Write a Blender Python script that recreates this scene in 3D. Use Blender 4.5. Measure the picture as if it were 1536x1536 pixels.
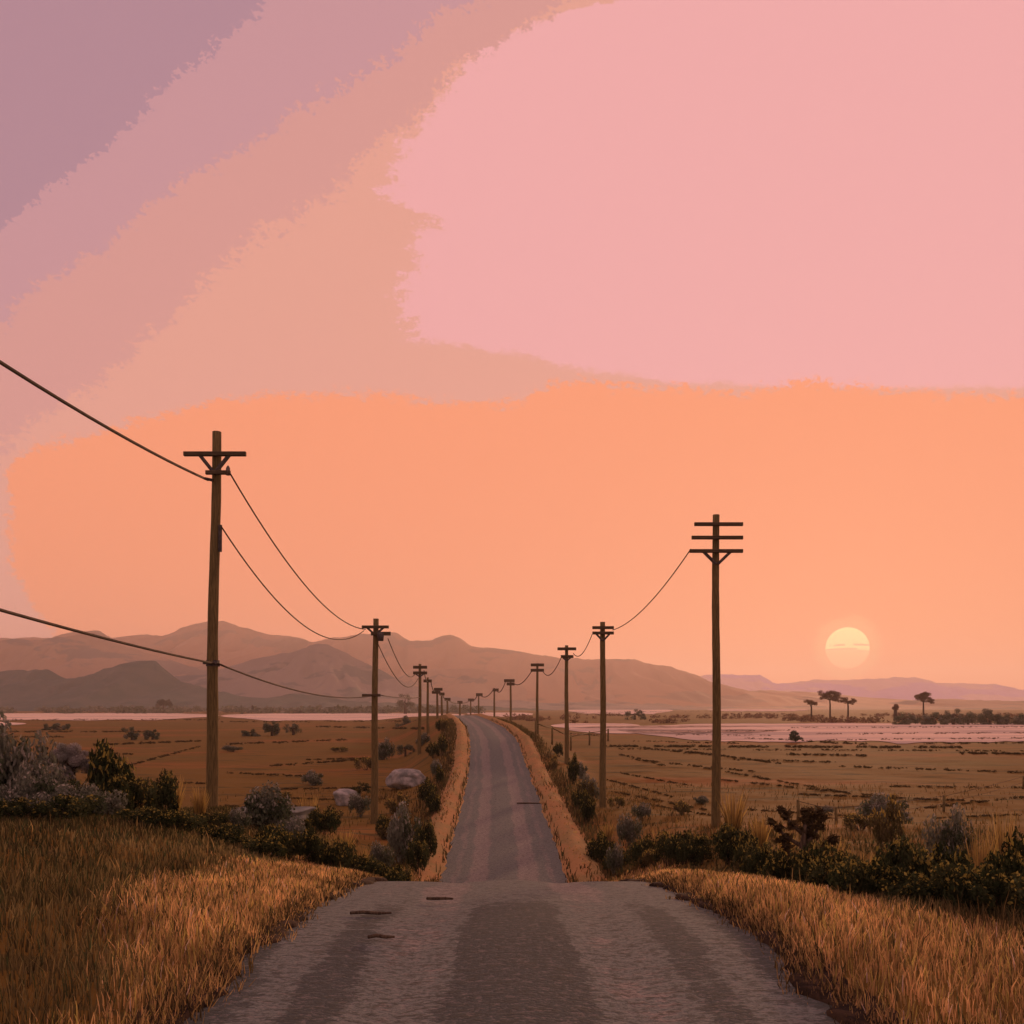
import bpy, math, random
import numpy as np
from mathutils import Vector

for o in list(bpy.data.objects):
    bpy.data.objects.remove(o)
SC = bpy.context.scene
COL = SC.collection
rng = np.random.default_rng(7)
random.seed(7)

# ------------------------------------------------------------------ camera
EYE = 5.3            # eye height above the plain
F = 1330.0           # focal length in photo pixels (photo is 1536 wide)
HOR = 1060.0         # row of the horizon in the photo
cam = bpy.data.cameras.new('camera')
cam.sensor_width = 36.0
cam.lens = 36.0 * F / 1536.0
cam.shift_y = (HOR - 768.0) / 1536.0
cam.clip_start = 0.1
cam.clip_end = 60000
cam_ob = bpy.data.objects.new('camera', cam)
COL.objects.link(cam_ob)
cam_ob.location = (0, 0, EYE)
cam_ob.rotation_euler = (math.radians(90), 0, 0)
SC.camera = cam_ob

# ------------------------------------------------------------------ view
SC.view_settings.view_transform = 'Standard'
SC.view_settings.look = 'None'
SC.view_settings.exposure = 0.0
SC.view_settings.gamma = 1.0
SC.cycles.max_bounces = 6
SC.cycles.volume_bounces = 1


def lin(c):
    out = []
    for v in c:
        v /= 255.0
        out.append(v / 12.92 if v <= 0.04045 else ((v + 0.055) / 1.055) ** 2.4)
    return tuple(out)


# ------------------------------------------------------------------ node maths
class S:
    """a shader socket one can do arithmetic with"""
    nt = None

    def __init__(self, s):
        self.s = s

    @staticmethod
    def _in(node, i, v):
        if isinstance(v, S):
            S.nt.links.new(v.s, node.inputs[i])
        else:
            node.inputs[i].default_value = v

    @staticmethod
    def op(kind, *a):
        n = S.nt.nodes.new('ShaderNodeMath')
        n.operation = kind
        for i, v in enumerate(a):
            S._in(n, i, v)
        return S(n.outputs[0])

    def __add__(a, b): return S.op('ADD', a, b)
    def __radd__(a, b): return S.op('ADD', a, b)
    def __sub__(a, b): return S.op('SUBTRACT', a, b)
    def __rsub__(a, b): return S.op('SUBTRACT', b, a)
    def __mul__(a, b): return S.op('MULTIPLY', a, b)
    def __rmul__(a, b): return S.op('MULTIPLY', a, b)
    def __truediv__(a, b): return S.op('DIVIDE', a, b)
    def max(a, b): return S.op('MAXIMUM', a, b)
    def min(a, b): return S.op('MINIMUM', a, b)
    def abs(a): return S.op('ABSOLUTE', a)

    def step(a, lo, hi, smooth=True):
        n = S.nt.nodes.new('ShaderNodeMapRange')
        n.interpolation_type = 'SMOOTHSTEP' if smooth else 'LINEAR'
        S._in(n, 0, a); S._in(n, 1, lo); S._in(n, 2, hi)
        n.inputs[3].default_value = 0; n.inputs[4].default_value = 1
        return S(n.outputs[0])


def n_mix(f, a, b):
    n = S.nt.nodes.new('ShaderNodeMix')
    n.data_type = 'RGBA'
    S._in(n, 0, f)
    for i, v in ((6, a), (7, b)):
        if isinstance(v, S):
            S.nt.links.new(v.s, n.inputs[i])
        else:
            n.inputs[i].default_value = (v[0], v[1], v[2], 1)
    return S(n.outputs[2])


def n_noise(vec, scale, detail=3.0, rough=0.5):
    n = S.nt.nodes.new('ShaderNodeTexNoise')
    if vec is not None:
        S.nt.links.new(vec.s, n.inputs['Vector'])
    n.inputs['Scale'].default_value = scale
    n.inputs['Detail'].default_value = detail
    n.inputs['Roughness'].default_value = rough
    return S(n.outputs[0])


def n_map(vec, scale=(1, 1, 1), loc=(0, 0, 0)):
    n = S.nt.nodes.new('ShaderNodeMapping')
    S.nt.links.new(vec.s, n.inputs[0])
    n.inputs['Scale'].default_value = scale
    n.inputs['Location'].default_value = loc
    return S(n.outputs[0])


def n_sep(vec):
    n = S.nt.nodes.new('ShaderNodeSeparateXYZ')
    S.nt.links.new(vec.s, n.inputs[0])
    return [S(o) for o in n.outputs]


def n_curve(x, pts):
    """pts = [(x, y)] with x, y in 0..1"""
    n = S.nt.nodes.new('ShaderNodeFloatCurve')
    S._in(n, 'Value', x) if False else S.nt.links.new(x.s, n.inputs['Value'])
    c = n.mapping.curves[0]
    c.points[0].location = pts[0]
    c.points[1].location = pts[-1]
    for p in pts[1:-1]:
        c.points.new(*p)
    for p in c.points:
        p.handle_type = 'VECTOR'
    n.mapping.update()
    return S(n.outputs[0])


# ------------------------------------------------------------------ world: dusk sky
SUN_AZ = math.atan2((1271 - 768) / F, 1.0)        # right of straight ahead
SUN_EL = math.atan2((HOR - 972) / F, 1.0 / math.cos(SUN_AZ))
LAMP_EL = math.radians(7.0)

world = bpy.data.worlds.new('World')
SC.world = world
world.use_nodes = True
nt = world.node_tree
nt.nodes.clear()
S.nt = nt
tc = nt.nodes.new('ShaderNodeTexCoord')
D = S(tc.outputs['Generated'])
dx, dy, dz = n_sep(D)
yy = dy.max(0.22)
p = 0.768 + 1.33 * (dx / yy)
r = 1.06 - 1.33 * (dz / yy)
warp = n_noise(D, 6.0, 6.0, 0.62) - 0.5
fine = n_noise(n_map(D, (1, 1, 2.6)), 30.0, 6.0, 0.75) - 0.5
ultra = n_noise(n_map(D, (1, 1, 1.5)), 150.0, 2.0, 0.8) - 0.5
w = warp * 0.13 + fine * 0.085 + ultra * 0.10
c_mauve, c_dusk, c_rose, c_tan = lin((176, 134, 147)), lin((199, 146, 152)), lin((215, 152, 145)), lin((229, 161, 144))
c_pink, c_orange = lin((239, 170, 170)), lin((251, 154, 114))
a3 = p / 0.85 + r / 0.69 + w * 2.0
a2 = p / 0.72 + r / 0.46 + w * 2.2
a1 = p / 0.40 + r / 0.34 + w * 2.4
E_ = 0.012
c = n_mix(a3.step(1 - E_, 1 + E_), c_rose, c_tan)
c = n_mix(a2.step(1 - E_, 1 + E_), c_dusk, c)
c = n_mix(a1.step(1 - E_, 1 + E_), c_mauve, c)
pc = (p / 1.6).max(0.0).min(1.0)
rc = r.max(0.0).min(1.0)
pe = n_curve(rc, [(0, .93), (.02, .84), (.07, .74), (.10, .72), (.20, .62), (.24, .60), (.29, .575), (.33, .645), (.38, .625), (.45, .61), (.50, .62), (.6, .66), (1, .8)])
rb = n_curve(pc, [(0, .5), (.375, .505), (.40, .512), (.5, .535), (.56, .558), (.625, .578), (.75, .582), (1, .585)])
pink = (p - pe + w * 0.55 + fine * 0.09).step(-0.007, 0.007) * (rb - r + w * 0.25).step(-0.006, 0.006)
c = n_mix(pink, c, c_pink)
rt = n_curve(pc, [(0, .72), (.03, .675), (.106, .64), (.206, .602), (.31, .592), (.43, .605), (.49, .60), (.53, .575), (.60, .572), (.70, .582), (1, .588)])
low = (r - 0.80).max(0.0)
pl = 0.012 + 3.2 * (low * low)
orange = (r - rt + w * 0.5).step(-0.007, 0.007) * (p - pl + w * 0.5).step(-0.006, 0.006)
c = n_mix(orange, c, c_orange)
# away from the sunset the mauve sky is brightened to fill foreground and haze
c = n_mix(dy.step(-0.35, 0.25), lin((205, 158, 160)), c)
# a ragged glow right round the sun
sd = (math.sin(SUN_AZ) * math.cos(SUN_EL), math.cos(SUN_AZ) * math.cos(SUN_EL), math.sin(SUN_EL))
dot = dx * sd[0] + dy * sd[1] + dz * sd[2]
ang = (S.op('ARCCOSINE', dot.min(0.9999999)) + fine * 0.020)
c = n_mix(ang.step(0.038, 0.027) * 0.75, c, lin((251, 182, 133)))
bg = nt.nodes.new('ShaderNodeBackground')
nt.links.new(c.s, bg.inputs[0])
bg.inputs[1].default_value = 1.0
sky = nt.nodes.new('ShaderNodeTexSky')
sky.sky_type = 'NISHITA'
sky.sun_disc = False
sky.sun_elevation = LAMP_EL
sky.sun_rotation = SUN_AZ
bg2 = nt.nodes.new('ShaderNodeBackground')
nt.links.new(sky.outputs[0], bg2.inputs[0])
bg2.inputs[1].default_value = 0.002
addn = nt.nodes.new('ShaderNodeAddShader')
nt.links.new(bg.outputs[0], addn.inputs[0])
nt.links.new(bg2.outputs[0], addn.inputs[1])
outw = nt.nodes.new('ShaderNodeOutputWorld')
nt.links.new(addn.outputs[0], outw.inputs[0])

# ------------------------------------------------------------------ sun lamp
sl = bpy.data.lights.new('sunlight', 'SUN')
sl.energy = 2.4
sl.angle = math.radians(2.6)
sl.color = (1.0, 0.55, 0.30)
so = bpy.data.objects.new('sunlight', sl)
COL.objects.link(so)
so.rotation_euler = Vector((-math.sin(SUN_AZ) * math.cos(LAMP_EL), -math.cos(SUN_AZ) * math.cos(LAMP_EL), -math.sin(LAMP_EL))).to_track_quat('-Z', 'Y').to_euler()


# ------------------------------------------------------------------ materials
def new_mat(name, rough=0.9, spec=0.15):
    m = bpy.data.materials.new(name)
    m.use_nodes = True
    b = m.node_tree.nodes['Principled BSDF']
    b.inputs['Roughness'].default_value = rough
    b.inputs['Specular IOR Level'].default_value = spec
    S.nt = m.node_tree
    return m, b


def geo_pos():
    n = S.nt.nodes.new('ShaderNodeNewGeometry')
    return S(n.outputs['Position'])


def obj_pos():
    n = S.nt.nodes.new('ShaderNodeTexCoord')
    return S(n.outputs['Object'])


def attr(name):
    n = S.nt.nodes.new('ShaderNodeAttribute')
    n.attribute_name = name
    return S(n.outputs['Color'])


def plug(sock, b, name='Base Color'):
    S.nt.links.new(sock.s, b.inputs[name])


def bump(h, b, strength=0.4, dist=0.05):
    n = S.nt.nodes.new('ShaderNodeBump')
    n.inputs['Strength'].default_value = strength
    n.inputs['Distance'].default_value = dist
    S.nt.links.new(h.s, n.inputs['Height'])
    S.nt.links.new(n.outputs[0], b.inputs['Normal'])


def mat_two(name, ca, cb, scale, stretch=(1, 1, 1), rough=0.9, lo=0.45, hi=0.55, detail=4, bmp=0.0, pos=obj_pos, spec=0.1):
    m, b = new_mat(name, rough, spec)
    v = n_map(pos(), stretch)
    f = n_noise(v, scale, detail, 0.6)
    plug(n_mix(f.step(lo, hi), ca, cb), b)
    if bmp:
        bump(f, b, bmp)
    return m


M = {}
M['wood'] = mat_two('weathered_wood', (.105, .083, .034), (.195, .145, .056), 9.0, (6, 6, .35), lo=.40, hi=.62, bmp=.3)
M['arm'] = mat_two('crossarm_wood', (.07, .055, .032), (.11, .08, .045), 9.0, (.4, 6, 6), lo=.4, hi=.65, bmp=.3)
M['steel'] = mat_two('dull_steel', (.06, .055, .05), (.10, .085, .07), 12.0, rough=.6)
M['ceramic'] = mat_two('insulator_glaze', (.10, .07, .05), (.14, .10, .07), 6.0, rough=.3, spec=.4)
M['wire'] = mat_two('wire', (.06, .045, .03), (.09, .065, .04), 2.0, rough=.7)
M['soil'] = mat_two('dark_soil', (.020, .013, .008), (.05, .032, .018), 7.0, bmp=.5)
M['rock'] = mat_two('granite', (.17, .18, .16), (.42, .39, .34), 2.2, rough=.95, lo=.35, hi=.68, detail=8, bmp=.6)
M['stone'] = mat_two('road_stone', (.10, .115, .105), (.24, .22, .20), 30.0, rough=.95)
M['slab'] = mat_two('grey_slab', (.12, .14, .125), (.22, .23, .20), 2.0, rough=.95, lo=.35, hi=.65, detail=8, bmp=.4)
M['bark'] = mat_two('bark', (.06, .045, .03), (.11, .08, .05), 10.0, (4, 4, .5), bmp=.4)


def leaf_mat(name, trans=0.3):
    m = bpy.data.materials.new(name)
    m.use_nodes = True
    nt = m.node_tree
    nt.nodes.clear()
    S.nt = nt
    a = attr('tint')
    d = nt.nodes.new('ShaderNodeBsdfDiffuse')
    t = nt.nodes.new('ShaderNodeBsdfTranslucent')
    nt.links.new(a.s, d.inputs[0])
    nt.links.new(a.s, t.inputs[0])
    mx = nt.nodes.new('ShaderNodeMixShader')
    mx.inputs[0].default_value = trans
    nt.links.new(d.outputs[0], mx.inputs[1])
    nt.links.new(t.outputs[0], mx.inputs[2])
    o = nt.nodes.new('ShaderNodeOutputMaterial')
    nt.links.new(mx.outputs[0], o.inputs[0])
    return m


M['leaf'] = leaf_mat('leaf', 0.30)
M['grass'] = leaf_mat('grass_blade', 0.5)

# ground: brown fields, rust patches, darker furrows
m, b = new_mat('field_earth', 0.95, 0.05)
P = geo_pos()
n1 = n_noise(n_map(P, (.022, .05, .05)), 1.0, 5, .6)
n2 = n_noise(n_map(P, (.16, .9, .5)), 1.0, 4, .65)
n3 = n_noise(n_map(P, (2.5, 2.5, 2.5)), 1.0, 5, .7)
col = n_mix(n1.step(.52, .60), (.160, .096, .021), (.220, .102, .027))
col = n_mix(n1.step(.42, .36), col, (.145, .102, .024))
col = n_mix(n2.step(.56, .60) * 0.8, col, (.075, .062, .02))
col = n_mix(n3.step(.56, .68) * 0.5, col, (.12, .095, .045))
plug(col, b)
bump(n3, b, .5, .06)
M['ground'] = m

# pale stubble and wet flats far off
m, b = new_mat('wet_flat', 1.0, 0.0)
P = geo_pos()
n1 = n_noise(n_map(P, (.012, .05, .05)), 1.0, 4, .6)
plug(n_mix(n1.step(.45, .58), (.80, .62, .46), (.52, .42, .34)), b)
M['flat'] = m

# gravel road, coordinates in the road's own UV map: u across in metres, v along in metres
m, b = new_mat('gravel', 0.95, 0.08)
uvn = S.nt.nodes.new('ShaderNodeUVMap')
uvn.uv_map = 'road'
UV = S(uvn.outputs[0])
u, v, _ = n_sep(UV)
wob = n_noise(n_map(UV, (.6, .35, 1)), 1.0, 3, .6) - .5
uu = u + wob * .55
ua = uu.abs()
dash = n_noise(n_map(UV, (5.0, 15, 1)), 1.0, 3, .7)
dash2 = n_noise(n_map(UV, (2.2, 5, 1), (7, 3, 0)), 1.0, 5, .75)
speck = n_noise(n_map(UV, (22, 38, 1)), 1.0, 2, .7)
big = n_noise(n_map(UV, (.9, .3, 1), (3, 9, 0)), 1.0, 4, .6)
far = v.step(13, 24)
lite = (ua - .80).abs().step(.42, .18) * .55 + (ua - 1.50).abs().step(.16, .05) * .30
nz = (dash - .5) * 1.3 + (dash2 - .5) * 1.1 + (big - .5) * .9
A_mid, A_lite, A_dark = (.172, .198, .172), (.270, .248, .215), (.078, .094, .084)
col = n_mix((lite + nz + far * .16 - v.step(11.5, 8) * .26).step(.40, .47), A_mid, A_lite)
dk = (ua.step(.58, .36) * .62 + (ua - 1.30).abs().step(.26, .08) * .45 + ua.step(1.62, 1.9) * .40) * (v.step(11.0, 8.0)) + v.step(10, 6) * .05
col = n_mix((dk - nz * .95).step(.30, .36), col, A_dark)
col = n_mix((dash - dash2 * .3).step(.42, .45) * .7, col, (.075, .08, .06))
speck2 = n_noise(n_map(UV, (9, 16, 1), (2, 5, 0)), 1.0, 3, .8)
col = n_mix(speck.step(.53, .58) * .55, col, (.085, .09, .075))
col = n_mix(speck.step(.45, .39) * .30, col, (.29, .26, .23))
col = n_mix(speck2.step(.53, .57) * .6, col, (.075, .08, .065))
col = n_mix(speck2.step(.43, .40) * .28, col, (.30, .25, .22))
plug(col, b)
bump(speck * .8 + speck2 * .7 + dash * .4, b, .8, .04)
M['road'] = m

# dirt shoulder: rust earth with dry grass
m, b = new_mat('shoulder_dirt', 0.95, 0.05)
P = geo_pos()
n1 = n_noise(n_map(P, (1.3, .5, 1)), 1.0, 5, .65)
n2 = n_noise(n_map(P, (7, 7, 7)), 1.0, 4, .7)
col = n_mix(n1.step(.42, .56), (.31, .215, .085), (.40, .225, .09))
col = n_mix(n2.step(.58, .68) * .7, col, (.12, .09, .045))
plug(col, b)
bump(n2, b, .6, .08)
M['shoulder'] = m

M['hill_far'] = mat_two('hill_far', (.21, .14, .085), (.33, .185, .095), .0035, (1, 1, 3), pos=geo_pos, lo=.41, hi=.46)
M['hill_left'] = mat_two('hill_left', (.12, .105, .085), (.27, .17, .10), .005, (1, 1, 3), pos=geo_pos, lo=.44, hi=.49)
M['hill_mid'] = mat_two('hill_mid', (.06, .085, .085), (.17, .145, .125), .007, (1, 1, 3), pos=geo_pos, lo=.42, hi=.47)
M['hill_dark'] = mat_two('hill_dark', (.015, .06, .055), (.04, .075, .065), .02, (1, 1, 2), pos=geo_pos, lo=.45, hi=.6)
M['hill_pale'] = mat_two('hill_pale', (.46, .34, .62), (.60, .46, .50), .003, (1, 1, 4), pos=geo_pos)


# ------------------------------------------------------------------ object helpers
def tag(o, label=None, cat=None, group=None, kind=None):
    if label: o['label'] = label
    if cat: o['category'] = cat
    if group: o['group'] = group
    if kind: o['kind'] = kind
    return o


def empty(name, loc, rz=0.0):
    o = bpy.data.objects.new(name, None)
    o.empty_display_size = .2
    COL.objects.link(o)
    o.location = loc
    o.rotation_euler = (0, 0, rz)
    return o


def mesh_data(name, verts, faces, mat, smooth=False, tint=None):
    me = bpy.data.meshes.new(name)
    verts = np.asarray(verts, dtype=np.float32)
    if isinstance(faces, np.ndarray):
        n, k = faces.shape
        me.vertices.add(len(verts))
        me.vertices.foreach_set('co', verts.ravel())
        me.loops.add(n * k)
        me.loops.foreach_set('vertex_index', faces.astype(np.int32).ravel())
        me.polygons.add(n)
        me.polygons.foreach_set('loop_start', np.arange(0, n * k, k, dtype=np.int32))
        me.polygons.foreach_set('loop_total', np.full(n, k, dtype=np.int32))
        me.update(calc_edges=True)
    else:
        me.from_pydata([tuple(map(float, q)) for q in verts], [], faces)
    me.validate()
    me.update()
    if tint is not None:
        a = me.color_attributes.new('tint', 'FLOAT_COLOR', 'POINT')
        t = np.ones((len(verts), 4), dtype=np.float32)
        t[:, :3] = tint
        a.data.foreach_set('color', t.ravel())
    if smooth:
        me.polygons.foreach_set('use_smooth', np.ones(len(me.polygons), dtype=bool))
    me.materials.append(mat)
    return me


def link(name, me, parent=None, loc=(0, 0, 0)):
    o = bpy.data.objects.new(name, me)
    COL.objects.link(o)
    o.location = loc
    if parent: o.parent = parent
    return o


class MB:
    """collects simple shapes for ONE mesh"""
    def __init__(s):
        s.v, s.f = [], []

    def add(s, v, f):
        k = len(s.v)
        s.v += [tuple(q) for q in v]
        s.f += [tuple(i + k for i in g) for g in f]
        return s

    def box(s, c, d, bev=0.0):
        cx, cy, cz = c
        x, y, z = d[0] / 2, d[1] / 2, d[2] / 2
        if not bev:
            v = [(cx + i * x, cy + j * y, cz + k * z) for i in (-1, 1) for j in (-1, 1) for k in (-1, 1)]
            return s.add(v, [(0, 1, 3, 2), (4, 6, 7, 5), (0, 4, 5, 1), (2, 3, 7, 6), (0, 2, 6, 4), (1, 5, 7, 3)])
        # long axis x, chamfered section
        sec = [(-y + bev, -z), (y - bev, -z), (y, -z + bev), (y, z - bev), (y - bev, z), (-y + bev, z), (-y, z - bev), (-y, -z + bev)]
        v = [(cx + e * x, cy + a, cz + b_) for e in (-1, 1) for a, b_ in sec]
        f = [(i, (i + 1) % 8, 8 + (i + 1) % 8, 8 + i) for i in range(8)] + [tuple(range(7, -1, -1)), tuple(range(8, 16))]
        return s.add(v, f)

    def tube(s, pts, rad, n=8, cap=True):
        pts = [Vector(q) for q in pts]
        if not hasattr(rad, '__len__'): rad = [rad] * len(pts)
        v, f = [], []
        up = Vector((0, 0, 1))
        for i, q in enumerate(pts):
            t = (pts[min(i + 1, len(pts) - 1)] - pts[max(i - 1, 0)]).normalized()
            ref = Vector((1, 0, 0)) if abs(t.z) > .8 else up
            a = t.cross(ref).normalized()
            b_ = t.cross(a)
            for k in range(n):
                th = 2 * math.pi * k / n
                v.append(q + (a * math.cos(th) + b_ * math.sin(th)) * rad[i])
        for i in range(len(pts) - 1):
            for k in range(n):
                f.append((i * n + k, i * n + (k + 1) % n, (i + 1) * n + (k + 1) % n, (i + 1) * n + k))
        if cap:
            f.append(tuple(range(n - 1, -1, -1)))
            f.append(tuple((len(pts) - 1) * n + k for k in range(n)))
        return s.add(v, f)

    def build(s, name, mat, parent=None, smooth=False, loc=(0, 0, 0)):
        return link(name, mesh_data(name, s.v, s.f, mat, smooth), parent, loc)


def copy_thing(src, loc, rz=0.0, sc=(1, 1, 1)):
    o = src.copy()
    COL.objects.link(o)
    o.location = loc
    o.rotation_euler = (0, 0, rz)
    o.scale = sc
    for ch in list(src.children):
        c_ = ch.copy()
        COL.objects.link(c_)
        c_.parent = o
        for g in list(ch.children):
            d_ = g.copy()
            COL.objects.link(d_)
            d_.parent = c_
    return o


# ------------------------------------------------------------------ numeric noise
_lat = rng.random((256, 256))


def vnoise(x, y):
    x = np.asarray(x, float); y = np.asarray(y, float)
    xi = np.floor(x).astype(int); yi = np.floor(y).astype(int)
    fx = x - xi; fy = y - yi
    fx = fx * fx * (3 - 2 * fx); fy = fy * fy * (3 - 2 * fy)
    g = lambda i, j: _lat[i % 256, j % 256]
    return (g(xi, yi) * (1 - fx) + g(xi + 1, yi) * fx) * (1 - fy) + (g(xi, yi + 1) * (1 - fx) + g(xi + 1, yi + 1) * fx) * fy


def fbm(x, y, o=4):
    s = 0; a = .5; t = 0
    for k in range(o):
        s = s + a * vnoise(x * 2 ** k + 17 * k, y * 2 ** k + 31 * k); t += a; a *= .5
    return s / t - .5


def sst(lo, hi, x):
    t = np.clip((np.asarray(x, float) - lo) / (hi - lo), 0, 1)
    return t * t * (3 - 2 * t)


# ------------------------------------------------------------------ terrain
YG = np.arange(-60, 3000, .25)


def prof(pts, win=1.5):
    px, pv = zip(*pts)
    a = np.interp(YG, px, pv)
    k = int(win / .25) | 1
    ker = np.hanning(k + 2)[1:-1]; ker /= ker.sum()
    ap = np.concatenate([np.full(k, a[0]), a, np.full(k, a[-1])])
    return np.convolve(ap, ker, 'same')[k:-k]


ZR = prof([(-60, 3.3), (0, 3.4), (5.3, 3.4), (7.5, 3.42), (10, 3.14), (12.4, 2.83), (13.5, 2.66), (17, 1.85), (22, .68), (26, -.02), (30, -.02), (35, .14), (44, .45),
           (60, 1.1), (66, 1.83), (74, 2.6), (93, 3.13), (124, 3.53), (150, 3.83), (200, 3.3), (300, 2.0), (500, .5), (800, 0), (3000, 0)], 3.0)
XR = prof([(-60, .05), (5.5, .05), (13.3, -.05), (28.6, -.28), (35, -.37), (44, -.53), (60, -.9), (74, -1.56), (93, -2.8), (124, -5.4), (150, -7.9), (200, -13), (400, -34), (800, -60), (3000, -200)], 8.0)
ZL = prof([(-60, 3.5), (0, 3.6), (8, 3.75), (12, 3.6), (16, 3.15), (20.6, 2.67), (27, 1.4), (33, .5), (38.6, .13), (46, .08), (120, .05), (200, 0), (3000, 0)], 3.0)
ZRt = prof([(-60, 3.4), (0, 3.5), (6, 3.4), (8, 3.2), (10, 2.75), (14, 2.1), (20, 1.9), (25.6, 1.84), (32, .8), (42.9, .45), (60, .5), (110, .6), (200, .2), (400, 0), (3000, 0)], 3.0)


def at_y(A, y):
    return np.interp(y, YG, A)


def half_w(y, side):
    """ragged half width of the carriageway"""
    y = np.asarray(y, float)
    return 1.98 + .26 * fbm(y * 1.1 + (50 if side > 0 else 0), 3.3 * side + 9, 3) + .42 * fbm(y * 3.2 + (90 if side > 0 else 0), 7.7 * side + 20, 3) * (y < 27)


def ground(x, y):
    x = np.asarray(x, float); y = np.asarray(y, float)
    d = x - at_y(XR, y); a = np.abs(d)
    s = sst(-1, 1, d)
    side = at_y(ZL, y) * (1 - s) + at_y(ZRt, y) * s
    zr = at_y(ZR, y)
    nearw = 1 - sst(24, 30, y)
    inner = 2.4 * nearw + 3.2 * (1 - nearw)
    outer = 6.0 * nearw + (7.0 + np.maximum(y - 60, 0) * .08) * (1 - nearw)
    t = np.clip((a - inner) / (outer - inner), 0, 1); w_ = t * t * (3 - 2 * t)
    z = zr * (1 - w_) + side * w_
    z = z + .12 * sst(2.0, 2.5, a) * nearw
    z = z + (.30 * np.exp(-((a - 2.65) / .42) ** 2)) * (1 - nearw) * (1 - sst(150, 260, y))
    z = z - .10 * (1 - sst(1.9, 2.15, a))
    z = z + (.30 * fbm(x / 4, y / 4, 3) * w_ + .10 * fbm(x * .9, y * .9, 3) * sst(2.1, 2.8, a)) * (1 - sst(70, 110, y))
    z = z - np.clip((np.hypot(x, y) - 1200) / 5000, 0, 1) * 2.0
    return z


def gz(x, y): return float(ground(x, y))


def spacing(n0, step, grow, stop):
    a = [0.0]; d = step
    while a[-1] < stop:
        if len(a) > n0: d *= grow
        a.append(a[-1] + d)
    return np.array(a)


gx = spacing(60, .2, 1.06, 6500); gx = np.concatenate([-gx[:0:-1], gx])
gy = spacing(270, .25, 1.035, 6300) - 12
GX, GY = np.meshgrid(gx, gy)
GXs = GX + at_y(XR, GY) * np.exp(-(GX / 40) ** 2)
Z = ground(GXs, GY)
nx, ny = len(gx), len(gy)
V = np.stack([GXs, GY, Z], -1).reshape(-1, 3)
i = np.arange(ny - 1)[:, None] * nx + np.arange(nx - 1)[None]
Fq = np.stack([i, i + 1, i + nx + 1, i + nx], -1).reshape(-1, 4)
g_ob = link('ground', mesh_data('ground', V, Fq, M['ground'], True))
tag(g_ob, 'brown open plain with a grassy rise in the foreground', 'ground', kind='structure')

# road ribbon
ys = np.concatenate([np.arange(-8, 30, .12), np.arange(30, 170, .5), np.arange(170, 500, 4)])
us = np.linspace(-1, 1, 17)
hl, hr = half_w(ys, -1) + .1, half_w(ys, 1) + .1
Vv, UVs = [], []
for yv, a_, b_ in zip(ys, hl, hr):
    xc, zc = float(at_y(XR, yv)), float(at_y(ZR, yv))
    for q in us:
        off = q * (a_ if q < 0 else b_)
        rut = -.035 * math.exp(-((abs(off) - .78) / .28) ** 2) + .02 * math.exp(-(off / .4) ** 2)
        Vv.append((xc + off, yv, zc + rut + .012 * float(fbm(off * 3, yv * 3, 2))))
        UVs.append((off, yv))
Vv = np.array(Vv); UVs = np.array(UVs)
i = np.arange(len(ys) - 1)[:, None] * 17 + np.arange(16)[None]
Fq = np.stack([i, i + 1, i + 18, i + 17], -1).reshape(-1, 4)
rme = mesh_data('road', Vv, Fq, M['road'], True)
uvl = rme.uv_layers.new(name='road')
uvl.data.foreach_set('uv', UVs[Fq.ravel()].astype(np.float32).ravel())
tag(link('road', rme), 'grey gravel road running over the rise and away across the plain', 'road', kind='structure')


def ribbon(name, y0, y1, step, secs, mat, label):
    """secs(y) -> list of (x, z) across"""
    yv = np.arange(y0, y1, step)
    rows = [secs(float(q)) for q in yv]
    k = len(rows[0])
    V = np.array([(x, q, z) for q, rr in zip(yv, rows) for x, z in rr])
    i = np.arange(len(yv) - 1)[:, None] * k + np.arange(k - 1)[None]
    Fq = np.stack([i, i + 1, i + k + 1, i + k], -1).reshape(-1, 4)
    o = link(name, mesh_data(name, V, Fq, mat, True))
    return tag(o, label, name.replace('_', ' '), kind='structure')


def bank(side):
    def sec(y):
        xc, zr = float(at_y(XR, y)), float(at_y(ZR, y))
        e = float(half_w(y, side))
        lip = .02 + .06 * float(fbm(y * 2.5, 4 + side, 2))
        fade = 1 - float(sst(22, 27, y))
        pts = [(e - .02, zr - .06), (e + .01, zr + lip * fade), (e + .05, zr + (lip + .02) * fade), (e + .45, None)]
        res = []
        for d, z in pts:
            x = xc + side * d
            res.append((x, z if z is not None else gz(x, y) - .03))
        return res if side > 0 else res[::-1]
    return sec


ribbon('road_bank', -8, 27, .06, bank(-1), M['soil'], 'dark earth lip on the left edge of the gravel road')
ribbon('road_bank', -8, 27, .06, bank(1), M['soil'], 'dark earth lip on the right edge of the gravel road')


def shoulder(side):
    def sec(y):
        xc = float(at_y(XR, y))
        res = []
        for k, d in enumerate((1.9, 2.15, 2.4, 2.65, 2.9, 3.15, 3.3)):
            j = .35 * float(fbm(y * 1.3, 11 + side * 5, 3)) * (k == 0 or k == 6)
            x = xc + side * (d + j)
            z = gz(x, y) + (.03 if 0 < k < 6 else -.02)
            if k == 0: z = float(at_y(ZR, y)) - .03
            res.append((x, z))
        return res if side > 0 else res[::-1]
    return sec


ribbon('dirt_shoulder', 23, 170, .3, shoulder(-1), M['shoulder'], 'rust brown earth shoulder along the left side of the road')
ribbon('dirt_shoulder', 23, 170, .3, shoulder(1), M['shoulder'], 'rust brown earth shoulder along the right side of the road')


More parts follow.
